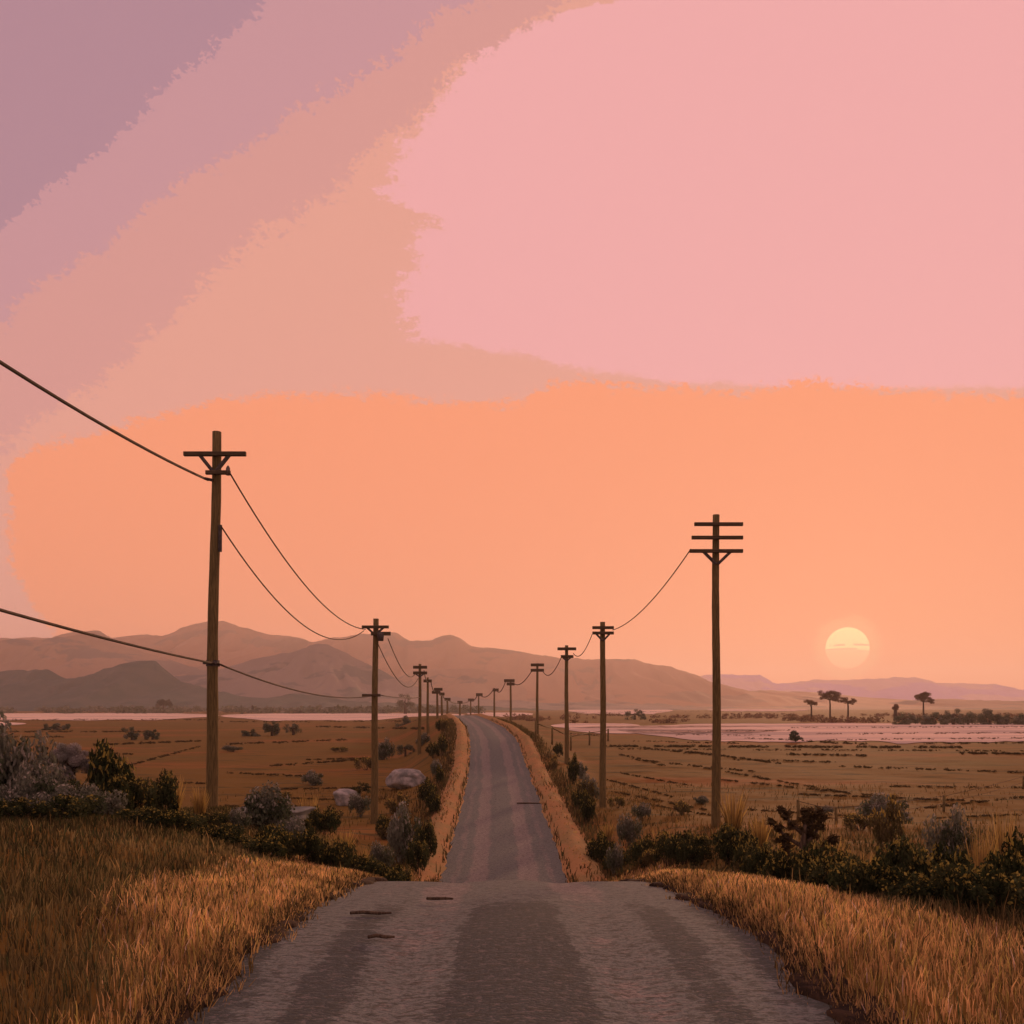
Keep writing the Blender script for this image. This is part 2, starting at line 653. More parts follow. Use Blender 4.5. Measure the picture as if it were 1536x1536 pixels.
# ------------------------------------------------------------------ photo pixel -> world
def at(px, row, Dm):
    return ((px - 768) / F * Dm, Dm, EYE + (HOR - row) / F * Dm)


def hit(px, row):
    yv = np.concatenate([np.arange(4, 60, .1), np.arange(60, 400, .5), np.arange(400, 5000, 4)])
    xs = (px - 768) / F * yv
    zs = EYE + (HOR - row) / F * yv
    g = ground(xs, yv)
    k = np.argmax(zs <= g)
    if zs[k] > g[k]: k = len(yv) - 1
    return float(xs[k]), float(yv[k]), float(g[k])


def on(px, Dm):
    x = (px - 768) / F * Dm
    return x, Dm, gz(x, Dm)


# ------------------------------------------------------------------ hills
def ridge(name, pts, Dm, front, back, mat, label, rough=.30, kind='structure', px0=-700, px1=2240, nxs=640, nys=44):
    px = np.linspace(px0, px1, nxs)
    a, b_ = zip(*pts)
    row = np.interp(px, a, b_)
    h = np.maximum((HOR - row) / F * Dm + EYE, -6)
    h = h + fbm(px * .05, np.full_like(px, Dm * .01), 4) * Dm * .0034 * (h > 1) + fbm(px * .17, np.full_like(px, Dm * .02), 3) * Dm * .0016 * (h > 1)
    ts = np.concatenate([np.linspace(-1, 0, nys), np.linspace(0, 1, 8)[1:]])
    rows = []
    for t in ts:
        f = (1 - abs(t)) ** 1.25
        y = Dm + (t * front if t < 0 else t * back)
        x = (px - 768) / F * Dm + fbm(px * .01, np.full_like(px, t * 2), 2) * Dm * .05 * (t != 0)
        gul = np.abs(fbm(px * .03 + t * .6, np.full_like(px, t * 1.2 + Dm), 4)) * 2
        z = np.where(h > 0, h * f * (1 - rough * 2.2 * gul * min(1, abs(t) * 6) * min(1, (1 - abs(t)) * 3)), h) - 3.0 * (1 - f)
        rows.append(np.stack([x, np.full_like(px, y), z], -1))
    V = np.concatenate(rows)
    i = np.arange(len(ts) - 1)[:, None] * nxs + np.arange(nxs - 1)[None]
    Fq = np.stack([i, i + 1, i + nxs + 1, i + nxs], -1).reshape(-1, 4)
    o = link(name, mesh_data(name, V, Fq, mat, True))
    return tag(o, label, 'hills', kind=kind)


ridge('hills', [(-700, 975), (-200, 960), (0, 957), (85, 957), (110, 948), (150, 946), (172, 960), (200, 953), (250, 952), (275, 941), (310, 933), (335, 932), (360, 940), (395, 949), (450, 956), (470, 963),
                (500, 957), (540, 951), (595, 949), (612, 960), (648, 960), (660, 953), (676, 952), (692, 966), (725, 971), (780, 978), (820, 985), (860, 988), (950, 988), (970, 993), (1000, 999), (1030, 1008),
                (1060, 1020), (1090, 1030), (1120, 1036), (1200, 1037), (1280, 1046), (1340, 1052), (1420, 1049), (1500, 1053), (1600, 1051), (1900, 1045), (2240, 1050)],
      3000, 1150, 1200, M['hill_far'], 'long bare brown mountain ridge across the horizon')
ridge('hills', [(-700, 985), (-100, 960), (60, 959), (140, 950), (175, 965), (235, 985), (300, 1004), (360, 1012), (420, 1030), (520, 1040), (590, 1020), (620, 1006), (660, 1003), (720, 1004), (750, 1013), (775, 1032), (830, 1046), (860, 1038), (890, 1036), (930, 1046), (1000, 1052), (1300, 1056), (1400, 1050), (1536, 1052), (2240, 1056)],
      2300, 700, 500, M['hill_left'], 'lower brown slope in front of the mountain ridge')
ridge('hills', [(-700, 1010), (0, 1015), (200, 1020), (300, 1012), (360, 995), (390, 986), (440, 978), (468, 967), (492, 967), (512, 976), (540, 990), (570, 1004), (610, 1025), (650, 1042), (720, 1050), (1000, 1060), (1100, 1064), (2240, 1066)],
      1800, 480, 420, M['hill_mid'], 'grey brown cone shaped hill left of the road')
ridge('hills', [(-700, 1005), (-60, 1012), (10, 1006), (70, 1004), (100, 1018), (130, 1018), (165, 1006), (195, 997), (208, 991), (232, 990), (245, 1004), (255, 1018), (300, 1030), (350, 1042), (400, 1047), (440, 1040), (480, 1043), (520, 1051), (640, 1056), (760, 1062), (900, 1068), (2240, 1070)],
      1350, 330, 300, M['hill_dark'], 'dark wooded hummocks at the foot of the left hills')
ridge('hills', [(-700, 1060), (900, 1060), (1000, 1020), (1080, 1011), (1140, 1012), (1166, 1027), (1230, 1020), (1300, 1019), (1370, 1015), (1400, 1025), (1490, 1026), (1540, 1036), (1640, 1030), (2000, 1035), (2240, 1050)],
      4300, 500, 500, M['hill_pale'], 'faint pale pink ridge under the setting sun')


# ------------------------------------------------------------------ far flats
def flat(rowa, rowb, pxa, pxb, wob=.16):
    """an irregular shallow wet flat on the plain between two photo rows"""
    ya, yb = (EYE - .05) * F / (rowb - HOR), (EYE - .05) * F / (rowa - HOR)
    n = 60
    tops, bots = [], []
    sd_ = rng.random() * 50
    for k in range(n + 1):
        q = pxa + (pxb - pxa) * k / n
        e = min(1, 5 * k / n, 5 * (n - k) / n) ** .5
        ym = (ya + yb) / 2
        h0 = (ym - ya) * e * (1 + 2 * wob * float(fbm(k * .35, sd_, 3)))
        h1 = (yb - ym) * e * (1 + 2 * wob * float(fbm(k * .35, sd_ + 9, 3)))
        x0 = (q - 768) / F
        bots.append((x0 * (ym - h0), ym - h0))
        tops.append((x0 * (ym + h1), ym + h1))
    V, Fc = [], []
    for a_, b_ in zip(bots, tops):
        for t in np.linspace(0, 1, 7):
            x, y = a_[0] * (1 - t) + b_[0] * t, a_[1] * (1 - t) + b_[1] * t
            V.append((x, y, gz(x, y) + .05 + .0002 * y))
    for k in range(n):
        for j in range(6):
            q = k * 7 + j
            Fc.append((q, q + 7, q + 8, q + 1))
    o = link('pale_field', mesh_data('pale_field', np.array(V), np.array(Fc), M['flat'], True))
    return tag(o, 'pale pinkish bare field strip lying across the plain', 'field', kind='structure')


for a in [(1086, 1119, 925, 1740), (1086, 1094, 826, 960), (1090, 1104, 850, 1180), (1064, 1071, 850, 1010), (1063.4, 1067, 1060, 1215),
          (1070, 1080, -160, 330), (1070.5, 1081, 330, 700), (1063.5, 1066.5, -120, 165), (1063.5, 1067, 250, 420), (1083, 1089, -200, 40), (1069, 1075, 700, 800)]:
    flat(*a)

# ------------------------------------------------------------------ haze
hz = MB().box((0, 2600, 150), (15000, 9400, 340))
hm = bpy.data.materials.new('haze')
hm.use_nodes = True
hn = hm.node_tree
hn.nodes.clear()
pv = hn.nodes.new('ShaderNodeVolumePrincipled')
pv.inputs['Color'].default_value = (1.0, .90, .80, 1)
pv.inputs['Density'].default_value = 0.00020
pv.inputs['Anisotropy'].default_value = 0.35
ho = hn.nodes.new('ShaderNodeOutputMaterial')
hn.links.new(pv.outputs[0], ho.inputs['Volume'])
tag(hz.build('haze', hm), 'warm evening haze over the plain', 'haze', kind='stuff')

# ------------------------------------------------------------------ the setting sun
RS = 20000.0
sun_r = RS * math.tan(31.0 / F / 1.07)
vs, fs = [], []
for a in range(33):
    th = math.pi * a / 32
    for k in range(64):
        ph = 2 * math.pi * k / 64
        vs.append((math.sin(th) * math.cos(ph) * sun_r, math.sin(th) * math.sin(ph) * sun_r, math.cos(th) * sun_r))
for a in range(32):
    for k in range(64):
        fs.append((a * 64 + k, (a + 1) * 64 + k, (a + 1) * 64 + (k + 1) % 64, a * 64 + (k + 1) % 64))
m = bpy.data.materials.new('sun_disc')
m.use_nodes = True
S.nt = m.node_tree
S.nt.nodes.clear()
ox, oy, oz = n_sep(obj_pos())
zz = oz / sun_r
nn = n_noise(n_map(obj_pos(), (.0022, .0022, .012)), 1.0, 3, .6)
hot, warm, skyc = (1.0, .68, .32), (.97, .47, .235), (.96, .36, .20)
cc = n_mix((zz + (nn - .5) * .05).step(-.17, -.13), warm, hot)
bar1 = (zz - .10).abs().step(.05, .035) * nn.step(.44, .50)
bar2 = (zz + .10).abs().step(.04, .03) * (ox / sun_r).step(.2, .0)
cc = n_mix(bar1 * .9, cc, skyc)
cc = n_mix(bar2 * .9, cc, skyc)
em = S.nt.nodes.new('ShaderNodeEmission')
S.nt.links.new(cc.s, em.inputs[0])
em.inputs[1].default_value = 1.6
oo = S.nt.nodes.new('ShaderNodeOutputMaterial')
S.nt.links.new(em.outputs[0], oo.inputs[0])
so_ = link('sun', mesh_data('sun', vs, fs, m, True), loc=(sd[0] * RS, sd[1] * RS, EYE + sd[2] * RS))
tag(so_, 'pale yellow setting sun low above the right hills, crossed by thin cloud bars', 'sun')


# ------------------------------------------------------------------ utility poles
def make_pole(Dm, base, top, arms, label, group, rad=.13, brace_row=None, extra=None, cat='utility pole'):
    """base / top: photo pixels of the foot and head; arms: (row, left px, right px)"""
    bx, by, bz = on(base[0], Dm)
    tx, ty, tz = at(top[0], top[1], Dm)
    H = tz - bz
    root = empty('utility_pole', (bx, by, bz))
    tag(root, label, cat, group)
    ax = lambda z: (tx - bx) * ((z - 0) / H) + .05 * math.sin(z * .6 + Dm) * (z / H) * (1 - z / H) * 2
    n = 18
    zs = [-.6 + (H + .6) * k / n for k in range(n + 1)]
    pm = MB().tube([(ax(z), .03 * math.sin(z * .9 + Dm), z) for z in zs], [rad * (1.12 - .32 * max(z, 0) / H) * (1 + .03 * math.sin(z * 5.1 + Dm)) for z in zs], 14)
    pm.build('pole', M['wood'], root, True)
    th = max(.10, .0055 * Dm * .6)
    for row, l, r_ in arms:
        z = EYE + (HOR - row) / F * Dm - bz
        xl, xr = (l - 768) / F * Dm - bx, (r_ - 768) / F * Dm - bx
        am = MB().box(((xl + xr) / 2, -rad - .045, z), (xr - xl, .10, th), .012)
        arm = am.build('crossarm', M['arm'], root)
    if brace_row and arms:
        row, l, r_ = arms[-1] if brace_row[0] != 'top' else arms[0]
        z = EYE + (HOR - row) / F * Dm - bz - th / 2
        zb = EYE + (HOR - brace_row[1]) / F * Dm - bz
        for s_ in (-1, 1):
            dxm = brace_row[2] / F * Dm
            MB().tube([(ax(z) + s_ * dxm, -rad - .03, z + .03), (ax(zb) + s_ * .03, -rad - .012, zb)], [.042 * (1 + Dm * .006)] * 2, 6).build('brace', M['steel'], root)
    if extra: extra(root, ax, bz, H)
    return root


GL, GR = 'wooden utility poles along the left of the road', 'wooden utility poles along the right of the road'


def extra_l1(root, ax, bz, H):
    Dm = 20.6
    zz_ = lambda row: EYE + (HOR - row) / F * Dm - bz
    MB().box((ax(zz_(712)) + .10, -.19, zz_(712)), (.56, .09, .09), .01).build('short_arm', M['arm'], root)
    MB().tube([(ax(zz_(712)) + .33, -.19, zz_(716)), (ax(zz_(712)) + .33, -.19, zz_(706)), (ax(zz_(712)) + .33, -.19, zz_(702))], [.05, .05, .02], 8).build('insulator', M['ceramic'], root, True)
    MB().tube([(ax(zz_(720)) - .05, -.1, zz_(722)), (ax(zz_(720)) - .22, -.14, zz_(720))], .035, 8).build('wire_clamp', M['steel'], root)
    MB().tube([(ax(zz_(825)) + .14, -.04, zz_(828)), (ax(zz_(790)) + .13, -.04, zz_(788))], [.045, .045], 8).build('conduit', M['steel'], root)
    z = zz_(995)
    MB().tube([(ax(z), 0, z - .07), (ax(z), 0, z + .07)], .155, 14).build('band', M['steel'], root)
    MB().box((ax(z), -.17, z), (.34, .05, .06), .01).build('wire_clamp', M['steel'], root)


def extra_l2(root, ax, bz, H):
    Dm = 38.6
    zz_ = lambda row: EYE + (HOR - row) / F * Dm - bz
    MB().box((ax(zz_(951)) + .25, -.2, zz_(951)), (.85, .12, .16), .02).build('short_arm', M['arm'], root)
    MB().tube([(ax(zz_(953)) + .25, -.26, zz_(962)), (ax(zz_(953)) + .25, -.26, zz_(955)), (ax(zz_(953)) + .25, -.26, zz_(949))], [.12, .15, .13], 10).build('transformer', M['steel'], root, True)
    MB().box((ax(zz_(1043)) - .12, -.19, zz_(1043)), (.8, .09, .11), .01).build('lower_arm', M['arm'], root)


make_pole(20.6, (317, 1232), (325.5, 648), [(684, 280, 372)], 'tallest utility pole, one crossarm and metal band, nearest on the left', GL, .125, ('top', 710, 22), extra_l1)
make_pole(38.6, (561, 1238), (564, 928), [(941, 544, 584)], 'left pole with small transformer and lower arm, beside two grey boulders', GL, .145, ('top', 952, 12), extra_l2)
make_pole(80, (629, 1147), (630, 996), [(1001, 620, 641), (1009.5, 620, 641)], 'left pole with two close crossarms, just right of the broad boulder', GL, .15, ('low', 1015, 6))
make_pole(104, (642, 1130), (641.5, 1016), [(1021.5, 635.5, 648)], 'thin left pole with one short crossarm, right beside the two-armed pole', GL, .15)
make_pole(140, (656, 1118), (656, 1032), [(1034, 651, 664), (1038.5, 648, 660)], 'far left pole with two short offset arms above the roadside shrubs', GL, .18)
make_pole(185, (663, 1098), (662.5, 1040), [(1041, 659, 667)], 'far left pole with a single stub arm, shorter than its neighbour', GL, .22)
make_pole(245, (671, 1080), (671, 1048), [(1049, 667, 676)], 'small left pole near the head of the road', GL, .28)
make_pole(330, (690, 1076), (690, 1052.5), [(1053.5, 686, 694)], 'tiny pole on the skyline right at the head of the road, left of centre', GL, .36)
make_pole(25.6, (1074, 1240), (1074.5, 772), [(788, 1040, 1112), (808, 1036, 1112), (828, 1033, 1112)], 'tall pole with three crossarms and a V brace, nearest on the right of the road', GR, .118, ('low', 847, 20))
make_pole(42.9, (904, 1212), (904, 933), [(942, 888, 920), (950, 888, 920)], 'right pole with two crossarms and a V brace rising over the brown field', GR, .15, ('low', 961, 10))
make_pole(64, (850, 1155), (850, 968), [(973.5, 836, 864), (985, 841, 860)], 'right pole with a wide upper and narrow lower crossarm', GR, .15, ('low', 991, 6))
make_pole(109, (806, 1105), (806, 995), [(997.5, 796, 816), (1005.5, 796, 816)], 'slender right pole with two equal crossarms, standing near the rail fence', GR, .17)
make_pole(200, (766, 1080), (766, 1020), [(1021, 756, 772), (1026, 760, 772)], 'short far right pole with two tight stub arms beside the road bend', GR, .25)
make_pole(265, (741.5, 1075), (741.5, 1032), [(1035, 739, 748)], 'far right pole with a small stub arm near the road head', GR, .28)
make_pole(340, (718, 1076), (718, 1041), [(1042, 714, 724)], 'tiny far pole with a short arm just right of the road head', GR, .32)
make_pole(400, (706, 1078), (706, 1049), [(1050, 702, 711)], 'tiniest pole at the very end of the road', GR, .36)


def wire(a, b_, sag, label, rad=.022, group='power lines', n=28):
    a, b_ = Vector(a), Vector(b_)
    pts = []
    for k in range(n + 1):
        t = k / n
        q = a.lerp(b_, t)
        q.z -= sag * 4 * t * (1 - t)
        pts.append(q - a)
    rads = [rad * max(1, (a.y + q.y) * .026) for q in pts]
    o = MB().tube(pts, rads, 6).build('power_line', M['wire'], None, True, a)
    return tag(o, label, 'power line', group)


p_l1_up, p_l1_r, p_l1_2, p_l1_low = at(312, 720, 20.6), at(345, 710, 20.6), at(332, 790, 20.6), at(320, 995, 20.6)
a = at(312, 720, 20.4)
wire((-7.0, -2.5, 10.80), a, .66, 'sagging cable from the top left picture edge to the nearest left pole', .027)
wire((-7.0, -2.5, 7.9), at(320, 995, 20.4), .30, 'low cable from the left picture edge to the metal band of the nearest left pole', .024)
wire(at(345, 710, 20.4), at(548, 944, 38.4), .82, 'upper wire between the two nearest left poles', .020)
wire(at(332, 790, 20.4), at(546, 946, 38.4), 1.25, 'second wire hanging below the upper one between the two nearest left poles', .018)
wire(at(326, 995, 20.4), at(556, 1044, 38.4), .34, 'lowest wire between the two nearest left poles, crossing the hills', .022)
wire(at(582, 958, 38.5), at(622, 1012, 79.8), .75, 'upper wire from the transformer pole to the two-armed left pole', .020)
wire(at(567, 966, 38.5), at(627, 1018, 79.8), 1.25, 'lower deeply sagging wire from the transformer pole to the two-armed left pole', .020)
wire(at(572, 1043, 38.5), at(629, 1046, 79.8), .10, 'nearly level low wire behind the transformer pole', .020)
wire(at(636, 1006, 80), at(641, 1022, 104), .3, 'short wire from the two-armed left pole to the thin pole', .018)
wire(at(646, 1021, 104), at(652, 1037, 140), .4, 'short wire from the thin left pole to the next one', .018)
wire(at(660, 1037, 140), at(663, 1043, 185), .4, 'wire beyond the offset-armed left pole', .018)
wire(at(664, 1042, 185), at(671, 1050, 245), .6, 'wire toward the small left pole at the road head', .018)
wire(at(672, 1050, 245), at(688, 1054, 330), .5, 'wire reaching the skyline pole left of centre', .018)
wire(at(692, 1054, 330), at(704, 1051, 400), .5, 'level wire linking both pole rows at the road end', .018)
wire(at(709, 1051, 400), at(716, 1043, 340), .5, 'far wire to the tiniest pole', .018)
wire(at(721, 1043, 340), at(739, 1036, 265), 1.2, 'far right wire just above the road head', .018)
wire(at(745, 1036, 265), at(758, 1023, 200), 1.2, 'far right wire to the short pole by the bend', .018)
wire(at(770, 1024, 200), at(798, 1006, 109), 1.0, 'right wire from the slender pole down to the short pole by the bend', .018)
wire(at(814, 1006, 109), at(842, 986, 64), .9, 'right wire between the slender pole and the narrow-lower-arm pole', .018)
wire(at(860, 980, 64), at(888, 952, 42.9), .55, 'right wire between the third and second poles on the right', .018)
wire(at(919, 945, 42.9), at(1036, 824, 25.6), .42, 'right wire climbing to the nearest three-armed pole', .018)


# ------------------------------------------------------------------ plants
def leaf_cloud(centers, radii, per, size, tints, flat_=1.0, up=.3, seed=0, long=1.6, tip=None):
    """leaf quads scattered through clumps; returns verts, faces, tint"""
    g = np.random.default_rng(seed)
    Vs, Ts = [], []
    tints = np.array(tints)
    for c_, rd in zip(centers, radii):
        n = max(6, int(per * rd ** 1.5))
        d = g.normal(size=(n, 3)); d /= np.linalg.norm(d, axis=1)[:, None]
        rr = rd * g.random(n)[:, None] ** .45
        pc_ = np.array(c_) + d * rr * np.array([1, 1, flat_])
        nrm = d * .6 + g.normal(size=(n, 3)) * .7; nrm[:, 2] += up
        nrm /= np.linalg.norm(nrm, axis=1)[:, None]
        t = np.cross(nrm, g.normal(size=(n, 3))); t /= np.linalg.norm(t, axis=1)[:, None] + 1e-9
        b_ = np.cross(nrm, t)
        s_ = size * (.6 + .8 * g.random(n))[:, None]
        q = np.stack([pc_ - t * s_ * long * .5, pc_ + b_ * s_ * .42, pc_ + t * s_ * long * .5, pc_ - b_ * s_ * .42], 1)
        Vs.append(q.reshape(-1, 3))
        base = tints[g.integers(len(tints))] * (.8 + .4 * g.random())
        tt = base[None] * .5 + tints[g.integers(len(tints), size=n)] * .5
        tt = tt * (.75 + .5 * g.random(n))[:, None]
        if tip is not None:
            pick = (d[:, 2] > .25) & (rr[:, 0] > rd * .7) & (g.random(n) < tip[1])  # sunlit tops put into the colour: brighter leaves on each clump's upper shell
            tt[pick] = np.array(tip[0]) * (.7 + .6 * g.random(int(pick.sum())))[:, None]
        Ts.append(np.repeat(tt, 4, 0))
    V = np.concatenate(Vs); T = np.concatenate(Ts)
    return V, np.arange(len(V)).reshape(-1, 4), T


T_GREEN = [(.045, .060, .026), (.030, .042, .018), (.075, .085, .036), (.022, .030, .013)]
T_GREY = [(.12, .145, .088), (.085, .11, .058), (.19, .195, .15), (.065, .085, .042)]
T_OLIVE = [(.11, .10, .045), (.075, .075, .03), (.15, .12, .05)]
T_GOLD = [(.52, .38, .11), (.42, .29, .09), (.26, .18, .07)]
T_RUST = [(.19, .10, .05), (.14, .085, .04), (.22, .12, .06)]
T_BROWN = [(.07, .05, .024), (.10, .07, .032), (.05, .038, .018)]


def make_shrub(name, tints, seed, wide=1.0, high=.7, clumps=11, leaf=.055, per=420, stems=7, tip=None):
    """unit shrub about 2*wide across, built at the origin"""
    g = random.Random(seed)
    root = empty(name, (0, -500, 0))
    cs, rs = [], []
    for k in range(clumps):
        a_ = g.random() * 6.283; q = g.random() ** .6 * wide * .72
        z = high * (.25 + .62 * g.random() * (1 - (q / wide) ** 2 * .7))
        cs.append((q * math.cos(a_), q * math.sin(a_) * .9, z)); rs.append(g.uniform(.20, .42) * min(wide, high * 1.2))
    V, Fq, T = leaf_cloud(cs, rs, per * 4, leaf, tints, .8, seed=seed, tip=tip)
    link('foliage', mesh_data('foliage', V, Fq, M['leaf'], False, T), root)
    st = MB()
    for k in range(stems):
        c_ = Vector(cs[k % clumps])
        st.tube([(g.uniform(-.06, .06), g.uniform(-.06, .06), -.12), tuple(c_ * .5 + Vector((g.uniform(-.05, .05), g.uniform(-.05, .05), .02))), tuple(c_ * 1.02)], [.022, .015, .006], 5)
    st.build('stems', M['bark'], root, True)
    return root


def make_tuft(name, tints, seed, n=120, h=.6, spread=.25):
    g = np.random.default_rng(seed)
    root = empty(name, (0, -500, 0))
    V, T = [], []
    tints = np.array(tints)
    for k in range(n):
        a_ = g.random() * 6.283; q = g.random() * spread * .4
        lean = g.random() * spread * 1.2
        hh = h * (.5 + .5 * g.random())
        b0 = np.array([q * math.cos(a_), q * math.sin(a_), -.05])
        tip = b0 + np.array([lean * math.cos(a_), lean * math.sin(a_), hh])
        midp = b0 * .5 + tip * .5 + np.array([0, 0, hh * .12])
        s_ = np.array([-math.sin(a_ + .9), math.cos(a_ + .9), 0]) * .011
        V += [b0 - s_, b0 + s_, midp + s_ * .8, midp - s_ * .8, midp - s_ * .8, midp + s_ * .8, tip + s_ * .15, tip - s_ * .15]
        tt = tints[g.integers(len(tints))] * (.7 + .6 * g.random())
        T += [tt] * 8
    V = np.array(V)
    link('blades', mesh_data('blades', V, np.arange(len(V)).reshape(-1, 4), M['grass'], False, np.array(T)), root)
    return root


def protos(name, tints, seeds, **k):
    return [make_shrub(name, tints, s_, **k) for s_ in seeds]


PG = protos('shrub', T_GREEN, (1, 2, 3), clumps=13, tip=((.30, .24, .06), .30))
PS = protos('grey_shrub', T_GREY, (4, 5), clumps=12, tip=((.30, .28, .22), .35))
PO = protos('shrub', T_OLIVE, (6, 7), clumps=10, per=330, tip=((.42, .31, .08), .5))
PT = [make_tuft('grass_tuft', T_GOLD, s_) for s_ in (8, 9)]
used = set()


def place(kind, Dm, px, hpx, wpx, label, cat, group, row=None, zoff=0.0):
    """put a plant standing at photo column px, Dm metres away, hpx x wpx photo pixels big"""
    src = kind[random.randrange(len(kind))]
    if row is not None:
        loc = hit(px, row); Dm = loc[1]
    else:
        loc = on(px, Dm)
    sx = 1.12 * wpx / F * Dm / 2.0
    sz = (1.3 if kind is PT else 1.3 * random.uniform(.8, 1.3)) * hpx / F * Dm / (.8 if kind is not PT else .6)
    sx_ = sx / (1.0 if kind is not PT else .3)
    rz = random.random() * 6.28
    if src.name in used:
        o = copy_thing(src, (loc[0], loc[1], loc[2] + zoff), rz, (sx_, sx_, sz))
    else:
        o = src; used.add(src.name)
        o.location = (loc[0], loc[1], loc[2] + zoff); o.rotation_euler = (0, 0, rz); o.scale = (sx_, sx_, sz)
    tag(o, label, cat, group)
    return o


GS, GG, GT = 'dark green shrubs edging the rise', 'grey green bushes on the rise', 'golden grass tufts among the shrubs'
# left of the road
place(PG, 15.5, 155, 78, 110, 'tall dark green shrub under the round pale bush', 'shrub', GS)
place(PG, 15, 200, 68, 90, 'dark green shrub right of the round pale bush, sloping to the pole', 'shrub', GS)
place(PG, 16, 250, 56, 74, 'rounded dark shrub halfway between the round pale bush and the tall left pole', 'shrub', GS)
place(PG, 14, 285, 24, 70, 'low dark shrub just left of the foot of the tall left pole', 'shrub', GS)
place(PG, 13.5, 350, 18, 70, 'low dark shrub just right of the foot of the tall left pole', 'shrub', GS)
place(PG, 13.2, 395, 26, 80, 'low dark shrub in front of the pale grey bush right of the pole', 'shrub', GS)
place(PG, 12, 30, 30, 90, 'dark shrub at the left picture edge above the brown grass', 'shrub', GS)
place(PG, 12, 105, 34, 100, 'dark shrub below the grey bushes at far left', 'shrub', GS)
place(PG, 13, 220, 30, 100, 'dark low shrub at the top of the brown grass slope', 'shrub', GS)
place(PG, 24, 482, 42, 56, 'dark bushy shrub left of the second left pole', 'shrub', GS)
place(PG, 19, 450, 30, 60, 'dark shrub on the crest right of the pale grey bush', 'shrub', GS)
place(PG, 16, 500, 26, 60, 'dark shrub on the crest above the golden verge, left of the second pole', 'shrub', GS)
place(PG, 15, 550, 24, 60, 'dark shrub on the crest below the second left pole', 'shrub', GS)
place(PG, 14.5, 592, 22, 46, 'dark small shrub where the left verge meets the road crest', 'shrub', GS)
place(PS, 14, 20, 104, 120, 'large grey green bush at the left picture edge', 'bush', GG)
place(PS, 13, 70, 60, 90, 'broad grey bush below the round pale bush', 'bush', GG)
place(PS, 13, 120, 44, 80, 'grey bush with bare gaps in front of the tall dark shrub', 'bush', GG)
place(PS, 12.6, 5, 50, 90, 'grey bush spilling out of the left picture edge above the grass', 'bush', GG)
place(PS, 18, 395, 44, 92, 'pale grey green bush right of the foot of the tall left pole', 'bush', GG)
place(PS, 30, 605, 62, 70, 'grey bush between the second left pole and the road', 'bush', GG)
place(PG, 29, 640, 50, 40, 'dark shrub on the left road shoulder close to the grey bush', 'shrub', GS)
place(PG, 27, 628, 36, 44, 'dark shrub low against the left road shoulder near the crest', 'shrub', GS)
place(PG, 40, 648, 40, 28, 'dark shrub on the left road bank below the two-armed pole', 'shrub', GS)
place(PG, 52, 658, 26, 20, 'narrow dark shrub on the left road bank right of the broad boulder', 'shrub', GS)
place(PG, 66, 663, 26, 18, 'small dark shrub on the left road bank by the thin pole', 'shrub', GS)
place(PO, 80, 668, 22, 16, 'olive shrub on the left road bank near the road head', 'shrub', GS)
place(PG, 95, 659, 18, 14, 'tiny dark shrub on the left road bank by the far poles', 'shrub', GS)
place(PO, 34, 586, 26, 44, 'olive shrub right behind the second left pole', 'shrub', GS)
for px, Dm, h, wd, wh in [(112, 14.8, 56, 76, 'in front of the round pale bush'), (172, 14, 60, 80, 'tucked under the right side of the round pale bush'), (318, 15.5, 20, 50, 'hugging the foot of the tall left pole'),
                          (430, 15, 20, 60, 'in front of the grey rock slab'), (475, 15, 30, 60, 'on the crest right of the grey rock slab'), (525, 15.5, 30, 60, 'on the crest just below the second left pole'), (575, 16, 26, 50, 'beside the left verge tip'), (405, 14, 34, 70, 'spreading below the pale grey bush'), (450, 14.4, 34, 70, 'below the slab at the top of the golden verge'), (500, 14.8, 34, 66, 'above the golden verge between the slab and the second left pole'), (545, 15.2, 32, 60, 'above the golden verge under the second left pole'), (600, 17, 30, 44, 'in the corner between left verge and left shoulder'), (330, 13.6, 26, 70, 'below the foot of the tall left pole'), (225, 12.6, 28, 80, 'at the upper edge of the brown grass'), (265, 13, 26, 80, 'at the top of the grass left of the tall pole')]:
    place(PG, Dm, px, h, wd, 'dark leafy shrub ' + wh, 'shrub', GS)
for px, Dm, h, wd, wh in [(45, 13.6, 74, 90, 'between the edge bush and the round pale bush'), (150, 13.4, 40, 80, 'low in front of the dark shrub beside the round pale bush'), (92, 12.6, 36, 100, 'lowest of the far left group, above the brown grass'), (362, 16, 24, 46, 'between the tall left pole and the pale grey bush'), (432, 17, 40, 60, 'right of the pale grey bush, before the slab'), (575, 24, 40, 46, 'at the foot of the second left pole')]:
    place(PS, Dm, px, h, wd, 'grey green bush ' + wh, 'bush', GG)
# right of the road
for px, Dm, h, wd, wh in [(1185, 12, 48, 80, 'at the foot of the dark spiky plant'), (1235, 10.5, 44, 90, 'low in front of the dark spiky plant, nearer the verge'), (1300, 9.2, 46, 110, 'low above the right golden verge'), (1365, 8.9, 56, 120, 'on the right verge below the dense mass'), (1430, 8.4, 62, 120, 'on the lower right verge, second from the picture edge'), (1500, 8.0, 70, 130, 'on the lower right verge at the picture edge'), (1320, 11.8, 60, 90, 'behind the low verge shrubs, right of the olive shrub'), (1385, 12, 66, 100, 'behind the dense mass, left of the small grey bush'), (1530, 9.6, 80, 130, 'filling the right picture edge below the tallest shrub'), (1150, 14.6, 44, 70, 'between the three-armed pole and the dark spiky plant'), (1025, 21, 34, 60, 'at the left end of the shrub row by the three-armed pole')]:
    place(PG, Dm, px, h, wd, 'thick dark bush ' + wh, 'shrub', GS)
